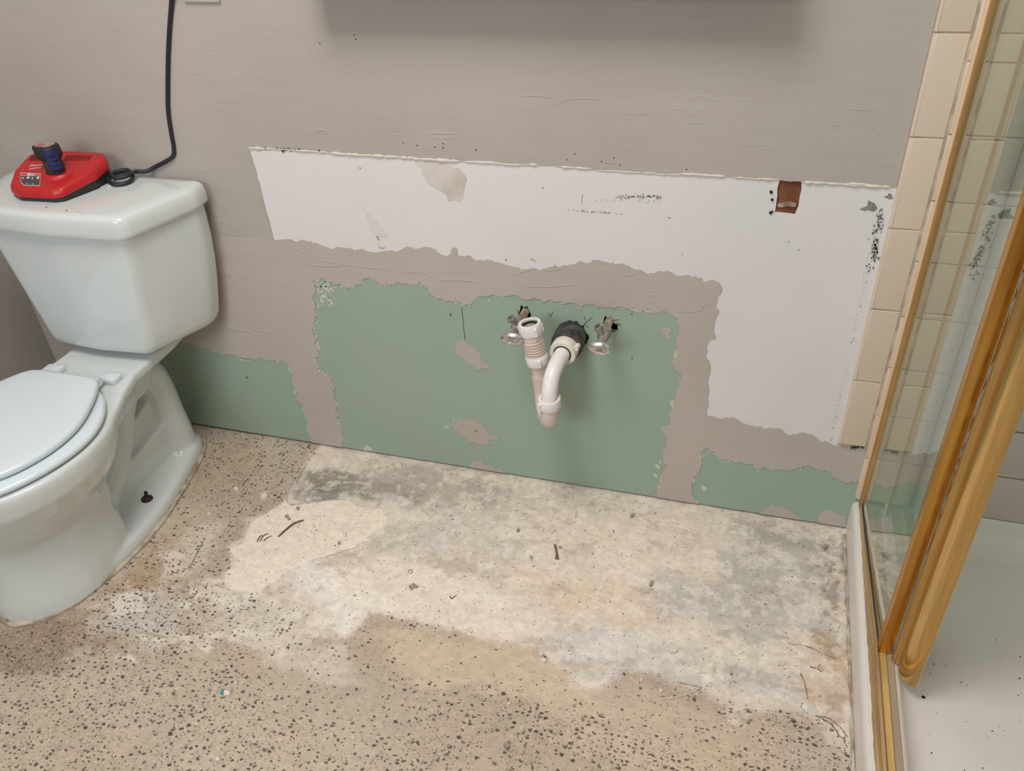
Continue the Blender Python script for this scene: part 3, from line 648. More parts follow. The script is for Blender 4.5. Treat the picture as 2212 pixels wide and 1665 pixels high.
fb = box('subfloor', (XL-.1, XR+.1, YB-.1, .1, -.08, -.012), simple('concrete_far', (176, 160, 142), .9, var=.12, vscale=8), floor)
bm = bmesh.new(); box_bm(bm, XL, XR, YB, -1.215, -.02, 0.0); new_obj('floor_rear', mesh_of(bm, 'floor_rear'), simple('concrete_rear', (176, 160, 142), .9, var=.15, vscale=20), floor)

# ================================================================== TOILET
def T(u, v, z): return (XT+u, -v, z)
def round_poly(corners, radii, seg=4):
    out = []; n = len(corners)
    for i in range(n):
        p = np.array(corners[i], float); a = np.array(corners[i-1], float)-p; b = np.array(corners[(i+1) % n], float)-p
        la, lb = np.linalg.norm(a), np.linalg.norm(b); a /= la; b /= lb
        ang = math.acos(max(-1, min(1, a@b))); t = min(radii[i]/math.tan(ang/2) if ang < 3.1 else 0, la*.45, lb*.45)
        p0, p2 = p+a*t, p+b*t
        for k in range(seg+1):
            s = k/seg; out.append((1-s)**2*p0+2*s*(1-s)*p+s*s*p2)
    return out
def hexring(wb, wf, vf, z, bow=.012, k=1.0, vb=.02):
    c = [(-wb, vb), (wb, vb), (wb+.004, .06), (wf, vf), (0, vf+bow), (-wf, vf), (-wb-.004, .06)]
    r = round_poly(c, [.015, .015, .05, .03, .3, .03, .05])
    cv = (vb+vf)/2
    return [T(p[0]*k, cv+(p[1]-cv)*k, z) for p in r]
toilet = empty('toilet', (XT, -.36, 0)); tag(toilet, 'white two-piece porcelain toilet with closed seat beside the green drywall', 'toilet')
bm = bmesh.new(); rings = []
for z, k in ((.368, .90), (.3705, .955), (.377, .985), (.39, 1), (.43, 1), (.48, 1), (.53, 1), (.58, 1), (.63, 1), (.662, 1)):
    t = max(0, (z-.368)/.294); b = math.sin(min(1, t*1.15)*math.pi*.5)
    rings.append(hexring(.186+.042*b, .128+.046*t, .203+.011*t, z, .010, k))
loft_bm(bm, rings); keep(new_obj('tank', mesh_of(bm, 'tank', 50), M_PORC), toilet)
bm = bmesh.new(); rings = []
for z, k in ((.656, .965), (.6555, .985), (.659, .996), (.665, 1.0), (.682, .996), (.691, .988), (.6965, .972), (.6995, .945), (.7005, .8)):
    rings.append(hexring(.238, .186, .226, z, .014, k, .014))
loft_bm(bm, rings); keep(new_obj('tank_lid', mesh_of(bm, 'tank_lid', 60), M_PORC), toilet)
# bowl, trapway, foot and deck fused into one porcelain casting
def egg(w, v0, v1, z, n=44, vm=None, p=2.0, q=2.3):
    vm = v0+(v1-v0)*.46 if vm is None else vm; out = []
    for k in range(n):
        a = 2*math.pi*k/n; c, s_ = math.cos(a), math.sin(a)
        e = p if c > 0 else q
        u = w*math.copysign(abs(s_)**(2/e), s_); v = vm+(v1-vm if c > 0 else vm-v0)*math.copysign(abs(c)**(2/e), c)
        out.append(T(u, v, z))
    return out
bm = bmesh.new()
loft_bm(bm, [egg(.085, .39, .61, .10), egg(.098, .365, .632, .16), egg(.128, .34, .658, .205), egg(.160, .325, .682, .25), egg(.181, .312, .697, .295), egg(.185, .305, .70, .325), egg(.184, .305, .70, .340), egg(.178, .31, .694, .3455)])
loft_bm(bm, [egg(.120, .376, .664, .0, q=3.2), egg(.117, .376, .661, .03, q=3.2), egg(.106, .374, .648, .10, q=3), egg(.100, .36, .64, .16, q=2.6), egg(.115, .35, .65, .21)])
half = [(.040, 0), (.046, .035), (.06, .055), (.10, .078), (.184, .099), (.28, .118), (.371, .127), (.45, .125), (.515, .114), (.575, .096), (.613, .078), (.645, .048), (.664, .0)]
outl = [(w, v) for v, w in half]+[(-w, v) for v, w in half[::-1][1:-1]]
base_out = [tuple(p) for p in catmull(outl, 3, True)]
cvv = .34
def baser(k, z): return [T(p[0]*k, cvv+(p[1]-cvv)*(1-(1-k)*.35), z) for p in base_out]
loft_bm(bm, [baser(1, 0), baser(1, .014), baser(.965, .026), baser(.90, .031)])
dk = [(.045, .095), (.10, .103), (.17, .104), (.24, .107), (.30, .126), (.34, .143), (.385, .160), (.43, .172), (.47, .15)]
do = [(w, v) for v, w in dk]+[(-w, v) for v, w in dk[::-1]]
loft_bm(bm, [[T(p[0]*.93, p[1], .316) for p in do], [T(p[0], p[1], .324) for p in do], [T(p[0], p[1], .341) for p in do], [T(p[0]*.97, p[1], .3455) for p in do]])
loft_bm(bm, [[T(p[0]*.6, p[1]*.85+.02, .25) for p in do[2:-2]], [T(p[0]*.85, p[1]*.95, .325) for p in do[2:-2]]])
tp = [(.43, .045), (.365, .078), (.305, .122), (.258, .176), (.222, .236), (.172, .272), (.122, .256), (.104, .205), (.102, .13), (.104, .02)]
tr_ = [.050, .044, .040, .038, .039, .041, .042, .043, .046, .056]
P = catmull([(0, v, z) for v, z in tp], 6); Rr = np.interp(np.linspace(0, len(tr_)-1, len(P)), range(len(tr_)), tr_)
tube_bm(bm, [T(*p) for p in P], list(Rr), 20, True, ((1, 0, 0), 1.22))
keel = [(.08, .0), (.43, .0), (.43, .07), (.33, .105), (.24, .112), (.17, .118), (.09, .13)]
prism_bm(bm, keel, lambda p, t: T(t, p[0], p[1]), -.036, .036)
web = [(.10, .05), (.36, .05), (.29, .13), (.235, .19), (.19, .172), (.155, .185), (.10, .21)]
prism_bm(bm, web, lambda p, t: T(t, p[0], p[1]), -.014, .014)
bmesh.ops.recalc_face_normals(bm, faces=bm.faces[:])
me = bpy.data.meshes.new('bowl_raw'); bm.to_mesh(me); bm.free()
tmp = bpy.data.objects.new('bowl_raw', me); COL.objects.link(tmp)
md = tmp.modifiers.new('r', 'REMESH'); md.mode = 'VOXEL'; md.voxel_size = .0042
md = tmp.modifiers.new('s', 'SMOOTH'); md.factor = .5; md.iterations = 7
dg = bpy.context.evaluated_depsgraph_get(); dg.update()
bme = bpy.data.meshes.new_from_object(tmp.evaluated_get(dg)); bme.name = 'bowl'
bpy.data.objects.remove(tmp); bpy.data.meshes.remove(me)
shade(bme, 180)
bowl = keep(new_obj('bowl', bme, M_PORC), toilet)
# seat ring and lid
def slab(name, outline, z0, z1, r, dome, m):
    rings = []; c = np.mean(outline, 0)
    for dz, k in ((z0+.001, r*1.0), (z0, r*.5)): pass
    L = [(z0, -r), (z0+r*.3, -r*.3), ((z0+z1)/2, 0), (z1-r*.5, -r*.15), (z1-r*.12, -r*.55), (z1, -r*1.3)]
    bm = bmesh.new()
    for z, off in L: rings.append([T(*(p+(c-p)/np.linalg.norm(c-p)*(-off)), z) for p in outline])
    for k in (.75, .45): rings.append([T(*(c+(p-c)*k), z1+dome*(1-k)) for p in outline])
    loft_bm(bm, rings); return keep(new_obj(name, mesh_of(bm, name, 60), m), toilet)
ringo = catmull([(0, .325), (.07, .326), (.105, .338), (.137, .37), (.163, .412), (.177, .462), (.175, .52), (.155, .585), (.118, .645), (.065, .685), (0, .698), (-.065, .685), (-.118, .645), (-.155, .585), (-.175, .52), (-.177, .462), (-.163, .412), (-.137, .37), (-.105, .338), (-.07, .326)], 4, True)
slab('seat_ring', [np.array(p) for p in ringo], .3475, .364, .009, 0, M_SEAT)
lido = catmull([(0, .312), (.06, .313), (.088, .322), (.108, .35), (.130, .395), (.149, .45), (.153, .505), (.142, .56), (.113, .615), (.062, .655), (0, .67), (-.062, .655), (-.113, .615), (-.142, .56), (-.153, .505), (-.149, .45), (-.130, .395), (-.108, .35), (-.088, .322), (-.06, .313)], 4, True)
slab('seat_lid', [np.array(p) for p in lido], .366, .382, .008, .003, M_SEAT)
for s_ in (-1, 1):
    bm = bmesh.new(); box_bm(bm, XT+s_*.073-.021, XT+s_*.073+.021, -.292, -.262, .343, .3585); bevel(bm, .004)
    hb = keep(new_obj('hinge', mesh_of(bm, 'hinge', 40), M_SEAT), toilet)
    bm = bmesh.new(); tube_bm(bm, [(XT+s_*.052-.022, -.306, .362), (XT+s_*.052+.022, -.306, .362)], .0095, 16); box_bm(bm, XT+s_*.052-.02, XT+s_*.052+.02, -.325, -.30, .352, .366)
    o = new_obj('hinge_barrel', mesh_of(bm, 'hinge_barrel', 40), M_SEAT, hb); o.matrix_parent_inverse = hb.matrix_parent_inverse @ Matrix.Identity(4); o.matrix_parent_inverse = (Matrix.Translation(toilet.location) @ hb.matrix_parent_inverse).inverted()
# floor bolt with corroded washer
lathe('floor_bolt', [(.0, 0), (.0125, 0), (.0135, .003), (.0125, .0055), (.006, .0085), (.0045, .009), (.0042, .021), (.0035, .0235), (0, .024)], (XT+.074, -.305, .029), (.06, .1, 1), M_RUST, toilet, 18)
lathe('floor_bolt', [(.0, 0), (.0125, 0), (.0135, .003), (.0125, .0055), (.006, .0085), (.0045, .009), (.0042, .021), (.0035, .0235), (0, .024)], (XT-.074, -.305, .029), (0, 0, 1), M_RUST, toilet, 18)
bm = bmesh.new(); pts = catmull(outl, 6, True); pts = pts+[pts[0]]
tube_bm(bm, [T(p[0]*1.02, cvv+(p[1]-cvv)*1.008, .002+rng.uniform(-.001, .001)) for p in pts], [.0055*rng.uniform(.7, 1.35) for _ in pts], 8)
o = keep(new_obj('caulk_bead', mesh_of(bm, 'caulk_bead', 60), M_TOCAULK), toilet); o['label'] = 'dirty beige caulk around the foot'

# ================================================================== BATTERY CHARGER ON THE TANK
LZ = .7004
chg = empty('battery_charger', T(-.035, .11, LZ)); tag(chg, 'red and black power-tool battery charger on the toilet tank lid', 'charger')
CO = [(-.078, .186), (.004, .181), (.020, .171), (.043, .098), (.040, .052), (.022, .030), (-.130, .032), (-.154, .056), (-.140, .120), (-.110, .170)]
cen = np.array([-.052, .108])
def cr(k, zf):
    r = round_poly([tuple(cen+(np.array(p)-cen)*k) for p in CO], [.012]*10, 3)
    return [T(p[0], p[1], zf(p[1])+LZ) for p in r]
bk = lambda v: max(0, min(1, (.185-v)/.155))
part = lambda v: .0095+.018*bk(v)
topz = lambda v: .026+.026*bk(v)
bm = bmesh.new(); loft_bm(bm, [cr(.93, lambda v: 0.0), cr(.975, lambda v: .003), cr(.985, lambda v: part(v)+.001)])
keep(new_obj('base', mesh_of(bm, 'base', 40), M_BLACKP), chg)
bm = bmesh.new(); loft_bm(bm, [cr(1.0, part), cr(1.0, lambda v: part(v)+.35*(topz(v)-part(v))), cr(.975, lambda v: topz(v)-.004), cr(.93, lambda v: topz(v)-.0005), cr(.86, topz)])
keep(new_obj('shell', mesh_of(bm, 'shell', 50), M_RED), chg)
def top_hit(px, py, lift=.0004):         # picture point on the sloping top of the shell
    r = ray(px, py); t = 1.0
    for _ in range(40):
        q = C+t*r; g_ = q[2]-(LZ+topz(-q[1])+lift); t += g_/(-r[2]+1e-9)*.8
    return C+t*r
def sheet(name, quad_px, m, parent, lift=.0004, th=.0006):
    bm = bmesh.new(); vs = [bm.verts.new(top_hit(x, y, lift)) for x, y in quad_px]; f = bm.faces.new(vs); f.normal_update()
    if f.normal.z < 0: f.normal_flip()
    r = bmesh.ops.extrude_face_region(bm, geom=[f])
    for e in r['geom']:
        if isinstance(e, bmesh.types.BMVert): e.co.z += th
    return keep(new_obj(name, mesh_of(bm, name), m), parent)
lab = sheet('label', [(44.5, 373), (88, 375), (86, 401.5), (52, 400.5), (46, 396), (44, 390)], M_PRINT, chg, .0002, .0003); lab['label'] = 'small printed label with white border'
sheet('label_band', [(45.3, 374), (87.3, 376), (86.8, 380), (45, 379)], M_LREDP, chg, .0003, .0005)
sheet('label_face', [(45, 380), (86.8, 381), (85.3, 400.5), (52.5, 399.6), (46.6, 395), (44.8, 389)], M_LABEL, chg, .0003, .0006)
sheet('label_badge', [(60.5, 374), (76, 375), (75, 380), (59.5, 379)], M_PRINT, chg, .0006, .0008)
for q in ([(47, 385), (51, 383), (51.5, 386), (48, 386.5)], [(57, 385.5), (60, 381.5), (64, 382), (63, 386)], [(67.5, 386), (71, 383), (72, 386), (70, 387.5)], [(79, 386.5), (80, 382.5), (85, 381.5), (84, 386.5)], [(56, 397), (59, 396.4), (60, 397.4), (57, 398)], [(69, 397.6), (72, 397), (73, 398), (70, 398.4)]):
    sheet('label_mark', q, M_PRINT, chg, .0007, .0005)
def text_on(name, body, p0, p1, hpx, m, parent, lift=.0006, shear=.25):
    a = Vector(top_hit(*p0, lift)); b = Vector(top_hit(*p1, lift)); c_ = Vector(top_hit(p0[0], p0[1]-hpx, lift))
    cu = bpy.data.curves.new(name, 'FONT'); cu.body = body; cu.shear = shear; cu.extrude = .0
    to = bpy.data.objects.new(name, cu); COL.objects.link(to); dg = bpy.context.evaluated_depsgraph_get(); dg.update()
    me = bpy.data.meshes.new_from_object(to.evaluated_get(dg)); bpy.data.objects.remove(to)
    xs = [v.co.x for v in me.vertices]; ys = [v.co.y for v in me.vertices]; w = max(xs)-min(xs); h_ = max(ys)-min(ys); x0, y0 = min(xs), min(ys)
    ex = (b-a)/w; n_ = ex.cross(c_-a).normalized(); ey = n_.cross(ex).normalized()*((c_-a).length/h_)
    for v in me.vertices: v.co = a+ex*(v.co.x-x0)+ey*(v.co.y-y0)+n_*0.0002
    me.materials.clear(); me.materials.append(m); o = new_obj(name, me); return keep(o, parent)
text_on('logo_text', 'Milwaukee', (62, 361), (92, 358), 5, M_PRINT, chg)
sheet('logo_underline', [(63, 364.6), (90, 361), (90.2, 361.8), (63, 365.6)], M_PRINT, chg, .0004, .0004)
text_on('badge_text', 'M12', (62.5, 378.6), (73, 379), 3.2, M_LABEL, chg, .0016)
M_SLOT = simple('vent_slot', (112, 18, 22), .6)
for x0 in [62+4.4*i for i in range(6)]+[137+6.4*i for i in range(9)]:
    sheet('vent_slot', [(x0, 346.6), (x0+2.8, 346.9), (x0+11.0, 335.6), (x0+7.6, 335.3)], M_SLOT, chg, .0002, .0005)
# raised socket with the battery standing in it
bc = np.array(top_hit(118, 378)); bc = bc+np.array([0, .012, 0])
bm = bmesh.new()
def oval(c, rx, ry, n=28): return [(c[0]+rx*math.cos(2*math.pi*k/n), c[1]+ry*math.sin(2*math.pi*k/n), c[2]) for k in range(n)]
R0 = loft_bm(bm, [oval((bc[0], bc[1], LZ+.020), .036, .036), oval((bc[0], bc[1], LZ+.037), .0335, .0325), oval((bc[0], bc[1], LZ+.0400), .030, .029), oval((bc[0], bc[1], LZ+.0400), .0245, .0235), oval((bc[0], bc[1], LZ+.030), .0235, .0225)])
keep(new_obj('socket_collar', mesh_of(bm, 'socket_collar', 40), M_RED), chg)
bat = empty('tool_battery', (bc[0]-.002, bc[1], LZ+.030)); tag(bat, 'black slim tool battery with blue clips standing in the red charger', 'battery')
lean = Vector((-.22, .10, 1)).normalized()
def bring(h, rx, ry, sq=2.6, n=28, oy=0.0):
    c_ = Vector(bat.location)+lean*h; out = []
    for k in range(n):
        a = 2*math.pi*k/n; cx_, sx_ = math.cos(a), math.sin(a)
        out.append((c_.x+rx*math.copysign(abs(cx_)**(2/sq), cx_), c_.y+oy+ry*math.copysign(abs(sx_)**(2/sq), sx_), c_.z))
    return out
bm = bmesh.new(); loft_bm(bm, [bring(0, .0160, .0150), bring(.034, .0178, .0163), bring(.038, .0220, .0185), bring(.042, .0250, .021), bring(.0585, .0255, .0208), bring(.0625, .0245, .0195), bring(.064, .0205, .0165)])
keep(new_obj('case', mesh_of(bm, 'case', 40), M_BLACKP), bat)
def bpatch(name, h0, h1, a0, a1, rx, ry, m, th=.001, sq=2.6):
    bm = bmesh.new(); g = []
    for i in range(4):
        h = h0+(h1-h0)*i/3; c_ = Vector(bat.location)+lean*h; row = []
        for j in range(9):
            a = math.radians(a0+(a1-a0)*j/8); cx_, sx_ = math.cos(a), math.sin(a)
            row.append(bm.verts.new((c_.x+(rx+th)*math.copysign(abs(cx_)**(2/sq), cx_), c_.y+(ry+th)*math.copysign(abs(sx_)**(2/sq), sx_), c_.z)))
        g.append(row)
    for i in range(3):
        for j in range(8): bm.faces.new((g[i][j], g[i][j+1], g[i+1][j+1], g[i+1][j]))
    bmesh.ops.solidify(bm, geom=bm.faces[:], thickness=.0012)
    return keep(new_obj(name, mesh_of(bm, name, 40), m), bat)
bpatch('sticker', .001, .034, 190, 290, .0172, .0158, M_STICK, .0006)
clip = bpatch('blue_clip', .020, .0585, 284, 352, .0256, .021, M_BLUE, .0008)
bpatch('clip_groove', .046, .0475, 300, 338, .0258, .021, M_BLACKP, .0022)
bpatch('clip_groove', .037, .0385, 308, 345, .0258, .021, M_BLACKP, .0022)
bpatch('clip_groove', .028, .0292, 302, 330, .0258, .021, M_BLACKP, .0022)
bm = bmesh.new(); loft_bm(bm, [bring(.064, .0200, .0160), bring(.0645, .0198, .0158)]); keep(new_obj('top_sticker', mesh_of(bm, 'top_sticker'), M_TOPSTICK), bat)
# cord: knot behind the charger, then up the wall to the outlet
kz = LZ+.0045
knot = [T(.030, .060, LZ+.012), T(.046, .072, kz+.004), T(.068, .082, kz), T(.086, .074, kz), T(.092, .055, kz+.003), T(.080, .040, kz+.008), T(.058, .038, kz+.010), T(.046, .050, kz+.006), T(.056, .066, kz+.009), T(.074, .062, kz+.012), T(.082, .046, kz+.010), T(.070, .036, kz+.014), T(.052, .046, kz+.014), T(.050, .062, kz+.012), T(.066, .073, kz+.010), T(.084, .064, kz+.011), T(.089, .044, kz+.012), T(.083, .028, kz+.008), T(.100, .016, kz+.006)]
wallpts = [(-1.496, -.007, .7174), (-1.4479, -.006, .7403), (-1.4369, -.006, .7606), (-1.4329, -.006, .7897), (-1.4251, -.006, .837), (-1.4081, -.006, .892), (-1.3897, -.006, .9447), (-1.3701, -.006, .9952), (-1.3483, -.008, 1.0437), (-1.325, -.018, 1.085), (-1.300, -.034, 1.112), (-1.290, -.044, 1.118)]
tube('power_cord', catmull(knot+wallpts, 6), .0041, M_CORD, chg, 10)
tube('plug', [(-1.290, -.044, 1.118), (-1.2885, -.036, 1.119), (-1.287, -.010, 1.12)], [.006, .013, .013], M_BLACKP, chg, 14)
plate = empty('outlet', (-1.286, -.002, 1.097)); tag(plate, 'grey wall outlet plate the black cord plugs into', 'outlet')
bm = bmesh.new(); box_bm(bm, -1.3235, -1.2485, -.0075, .0, 1.0405, 1.155); bevel(bm, .002); keep(new_obj('cover_plate', mesh_of(bm, 'cover_plate', 40), simple('outlet_plastic', (196, 188, 178), .4)), plate)
for z in (1.072, 1.12):
    bm = bmesh.new(); lathe_bm(bm, [(0, 0), (.0165, 0), (.0165, .0015), (0, .0018)], (-1.286, -.0072, z), (0, -1, 0), 20); keep(new_obj('receptacle', mesh_of(bm, 'receptacle', 40), M_PRINT), plate)

# ================================================================== DRAIN TRAP AND STOP VALVES
DX, DZ = -.602, .414
trap = empty('drain_trap', (DX, 0, DZ)); tag(trap, 'white plastic sink drain trap with open slip nut sticking out of the wall', 'drain trap')
o = lathe('rubber_coupling', [(.0, -.03), (.0325, -.03), (.0325, .012), (.0335, .013), (.0335, .017), (.032, .018), (.0325, .030), (.0335, .031), (.0335, .036), (.0315, .040), (.0315, .047), (.027, .050), (0, .050)], (DX, 0, DZ), (0, -1, 0), M_RUBBER, trap); o['label'] = 'black ribbed rubber coupling'
def nut(name, c, axis, r, h, rin, m, parent, wings=2, ribs=0, rot=0.0):
    bm = bmesh.new(); prof = [(rin, 0), (r*.95, 0), (r, h*.12), (r, h*.85), (r*.94, h), (rin, h), (rin*.995, h*.5)]
    lathe_bm2(bm, prof, c, axis, 40)
    ax = Vector(axis).normalized(); u = Vector((0, 0, 1)) if abs(ax.z) < .9 else Vector((1, 0, 0)); u = (u-ax*u.dot(ax)).normalized(); v = ax.cross(u)
    for k in range(wings+ribs):
        a = rot+2*math.pi*k/max(1, wings+ribs); dirn = u*math.cos(a)+v*math.sin(a); big = k < wings
        w_ = r*.16 if big else r*.10; out = r*.22 if big else r*.08
        p0 = Vector(c)+ax*h*.15+dirn*(r*.9); t_ = ax.cross(dirn); vs = []
        for hh in (0, h*.65):
            for dr_, ww in ((0, w_*1.3), (r*.1+out, w_*.6)):
                for sg in (-1, 1): vs.append(bm.verts.new(p0+ax*hh+dirn*dr_+t_*ww*sg))
        for f_ in ((0, 1, 3, 2), (4, 6, 7, 5), (0, 4, 5, 1), (2, 3, 7, 6), (0, 2, 6, 4), (1, 5, 7, 3)): bm.faces.new([vs[i] for i in f_])
    o = new_obj(name, mesh_of(bm, name, 40), m); keep(o, parent); return o
def lathe_bm2(bm, prof, center, axis, seg):      # open ring profile, closed on itself
    ax = Vector(axis).normalized(); u = Vector((0, 0, 1)) if abs(ax.z) < .9 else Vector((1, 0, 0))
    u = (u-ax*u.dot(ax)).normalized(); v = ax.cross(u); c = Vector(center)
    R = [[bm.verts.new(c+ax*h+(u*math.cos(2*math.pi*k/seg)+v*math.sin(2*math.pi*k/seg))*r) for k in range(seg)] for r, h in prof]
    for a, b in zip(R, R[1:]+R[:1]):
        for k in range(seg): bm.faces.new((a[k], a[(k+1) % seg], b[(k+1) % seg], b[k]))
nut('slip_nut', (DX, -.047, DZ), (-.06, -1, -.02), .0275, .026, .0165, M_CREAM, trap, 2, 0, 2.0)
JN = Vector((-.612, -.150, .335))
arm = catmull([(DX, -.045, DZ), (DX-.002, -.075, DZ-.001), (DX-.006, -.108, DZ-.006), (DX-.009, -.132, DZ-.020), (DX-.010, -.146, DZ-.042), (JN.x, JN.y, .355), (JN.x, JN.y, .325)], 8)
tube('trap_arm', arm, .0158, M_PVC, trap, 24)
lathe('gasket', [(0.0, .0), (.0185, 0), (.0185, .002), (0, .002)], (DX-.0015, -.071, DZ), (-.06, -1, -.02), M_ORING, trap)
nut('slip_nut', (JN.x, JN.y, .337), (0, 0, 1), .0225, .022, .0165, M_PVC, trap, 2, 0, .9)
LB = Vector((-.642, -.085, .335)); LT = Vector((-.6665, -.083, .487)); la = (LT-LB).normalized()
mid = (JN+LB)/2
ub = catmull([(JN.x, JN.y, .340), (JN.x, JN.y, .322), (JN.x-.004, JN.y+.009, .301), (mid.x, mid.y, .289), (LB.x+.004, LB.y-.009, .301), (LB.x, LB.y, .322), tuple(LB+la*.03)], 8)
tube('u_bend', ub, .0178, M_PVC2, trap, 24)
def along(h): return tuple(LB+la*h)
tube('tailpiece', [along(.0), along(.085)], [.0155, .0172], M_PVC2, trap, 24)
nut('slip_nut', along(.058), la, .0228, .022, .0165, M_PVC, trap, 1, 0, -1.1)
prof = [(.0165, .0), (.0205, .0)]
for k in range(6): h0 = .002+k*.0058; prof += [(.0212, h0), (.0212, h0+.003), (.0193, h0+.0038), (.0193, h0+.0050)]
prof += [(.0205, .038), (.0205, .046), (.0195, .052), (.0165, .054)]
bm = bmesh.new(); lathe_bm(bm, prof, along(.078), la, 36); keep(new_obj('ribbed_adapter', mesh_of(bm, 'ribbed_adapter', 30), M_PVC2), trap)
for k in range(5):
    bm = bmesh.new(); lathe_bm2(bm, [(.019, 0), (.0199, 0), (.0199, .0012), (.019, .0012)], along(.078+.0058+k*.0058-.0004), la, 36); keep(new_obj('thread_groove', mesh_of(bm, 'thread_groove', 30), M_GRIME), trap)
nut('slip_nut', along(.127), la, .0232, .024, .0168, M_PVC, trap, 1, 5, -.9)
bm = bmesh.new(); lathe_bm2(bm, [(.0136, 0), (.0169, 0), (.0169, .019), (.0146, .019)], along(.1275), la, 36); keep(new_obj('washer', mesh_of(bm, 'washer', 40), M_ORING), trap)
lathe('pipe_inside', [(0, 0), (.0140, 0), (.0140, .003), (0, .003)], along(.1385), la, M_INPIPE, trap)

def valve(label, X, Z, knob_rot):
    v = empty('stop_valve', (X, 0, Z)); tag(v, label, 'valve', 'sink stop valves')
    tube('supply_pipe', [(X, .06, Z+.001), (X, -.048, Z)], .0082, M_COPPER, v, 18)
    bm = bmesh.new(); lathe_bm(bm, [(0, 0), (.0125, 0), (.0130, .002), (.0130, .012), (.0115, .014), (0, .014)], (X, -.040, Z), (0, -1, 0), 6); keep(new_obj('compression_nut', mesh_of(bm, 'compression_nut', 30), M_STEELD), v)
    bm = bmesh.new(); lathe_bm(bm, [(0, 0), (.0105, 0), (.0118, .003), (.0118, .014), (.0085, .018), (.0075, .040), (0, .042)], (X, -.052, Z), (0, -1, 0), 24); keep(new_obj('valve_body', mesh_of(bm, 'valve_body', 40), M_STEELD), v)
    ud = Vector((-.38, -.18, .9)).normalized(); c_ = Vector((X, -.064, Z))
    bm = bmesh.new(); lathe_bm2(bm, [(.0042, .0), (.0068, .0), (.0068, .015), (.0085, .016), (.0085, .024), (.0062, .0245), (.0045, .018)], c_+ud*.004, ud, 24); keep(new_obj('outlet_port', mesh_of(bm, 'outlet_port', 40), M_STEELD), v)
    bm = bmesh.new(); rings = []
    for r, h in ((.0, 0), (.30, .001), (.8, .0025), (.97, .0055), (1.0, .0085), (.96, .0115), (.75, .0145), (.3, .0155), (.22, .0140), (.0, .0140)):
        rg = []
        for k in range(36):
            a = 2*math.pi*k/36; x_, z_ = .0228*r*math.cos(a), .0150*r*math.sin(a)
            rg.append((X+x_*math.cos(knob_rot)-z_*math.sin(knob_rot), -.092-h, Z-.004+x_*math.sin(knob_rot)+z_*math.cos(knob_rot)))
        rings.append([Vector(p)+Vector((0, 1e-6*i, 0)) if r else Vector((X, -.092-h, Z-.004))+Vector((1e-6*math.cos(i), 0, 1e-6*math.sin(i))) for i, p in enumerate(rg)])
    loft_bm(bm, rings); keep(new_obj('oval_handle', mesh_of(bm, 'oval_handle', 50), M_CHROME), v)
    lathe('handle_screw', [(0, 0), (.0042, 0), (.0042, .002), (0, .0028)], (X, -.1055, Z-.004), (0, -1, 0), M_STEELD, v, 14)
    return v
valve('chrome stop valve with oval handle behind the open end of the trap', -.698, .457, .05)
valve('chrome stop valve with oval handle right beside the black rubber coupling', -.5235, .459, -.08)

# ================================================================== SHOWER
pan = empty('shower_pan', (.4, -.7, 0)); tag(pan, 'off-white acrylic shower pan with raised curb against the concrete floor', 'shower pan')
prof = [(0.0, -.02), (0.0, .060), (.0008, .070), (.004, .078), (.009, .0825), (.015, .084), (.050, .084), (.057, .0825), (.0615, .078), (.066, .068), (.076, .058), (.092, .0525), (.12, .050), (.45, .044), (.80, .050), (XR+.01, .052), (XR+.01, -.02)]
bm = bmesh.new(); prism_bm(bm, prof, lambda p, t: (p[0], t, p[1]), -1.5, .0)
keep(new_obj('pan_body', mesh_of(bm, 'pan_body', 40), M_PAN), pan)
prof = [(.0, .02), (.0, .0965), (-.008, .0965), (-.012, .092), (-.014, .084), (-.019, .068), (-.030, .057), (-.05, .0505), (-.075, .047), (-.08, .02)]
bm = bmesh.new(); prism_bm(bm, prof, lambda p, t: (t, p[0], p[1]), .0615, XR+.005)
keep(new_obj('back_cove', mesh_of(bm, 'back_cove', 40), M_PAN), pan)
bm = bmesh.new()
for k in range(40): pass
pts = [(.0, -y_, .002) for y_ in np.linspace(.02, 1.2, 70)]
tube_bm(bm, [(x-.002+rng.uniform(-.0015, .001), y_, z) for x, y_, z in pts], [rng.uniform(.002, .0045) for _ in pts], 7)
keep(new_obj('curb_caulk', mesh_of(bm, 'curb_caulk', 60), M_TOCAULK), pan)
frame = empty('shower_enclosure', (.02, -.02, .084)); tag(frame, 'brass-framed shower enclosure with clear glass panel beside the tile column', 'shower enclosure')
def pz(name, prof, z0, z1, m, parent, sm=35):
    bm = bmesh.new(); prism_bm(bm, prof, lambda p, t: (p[0], p[1], t), z0, z1); return keep(new_obj(name, mesh_of(bm, name, sm), m), parent)
def py(name, prof, y0, y1, m, parent, sm=35):
    bm = bmesh.new(); prism_bm(bm, prof, lambda p, t: (p[0], t, p[1]), y0, y1); return keep(new_obj(name, mesh_of(bm, name, sm), m), parent)
pz('wall_jamb', [(.0105, -.004), (.0105, -.018), (.0125, -.0225), (.0200, -.0235), (.0210, -.0225), (.0210, -.004)], .09, 2.0, M_JAMB, frame)
pz('jamb_seal', [(.0210, -.006), (.0210, -.0225), (.0250, -.0215), (.0250, -.006)], .095, 2.0, M_SEAL, frame)
pts = [(.0090, -.0095, z) for z in np.linspace(.10, 2.0, 90)]
bm = bmesh.new(); tube_bm(bm, pts, [rng.uniform(.0026, .0038) for _ in pts], 8); keep(new_obj('jamb_caulk', mesh_of(bm, 'jamb_caulk', 60), simple('tan_caulk', (214, 190, 160), .5)), frame)
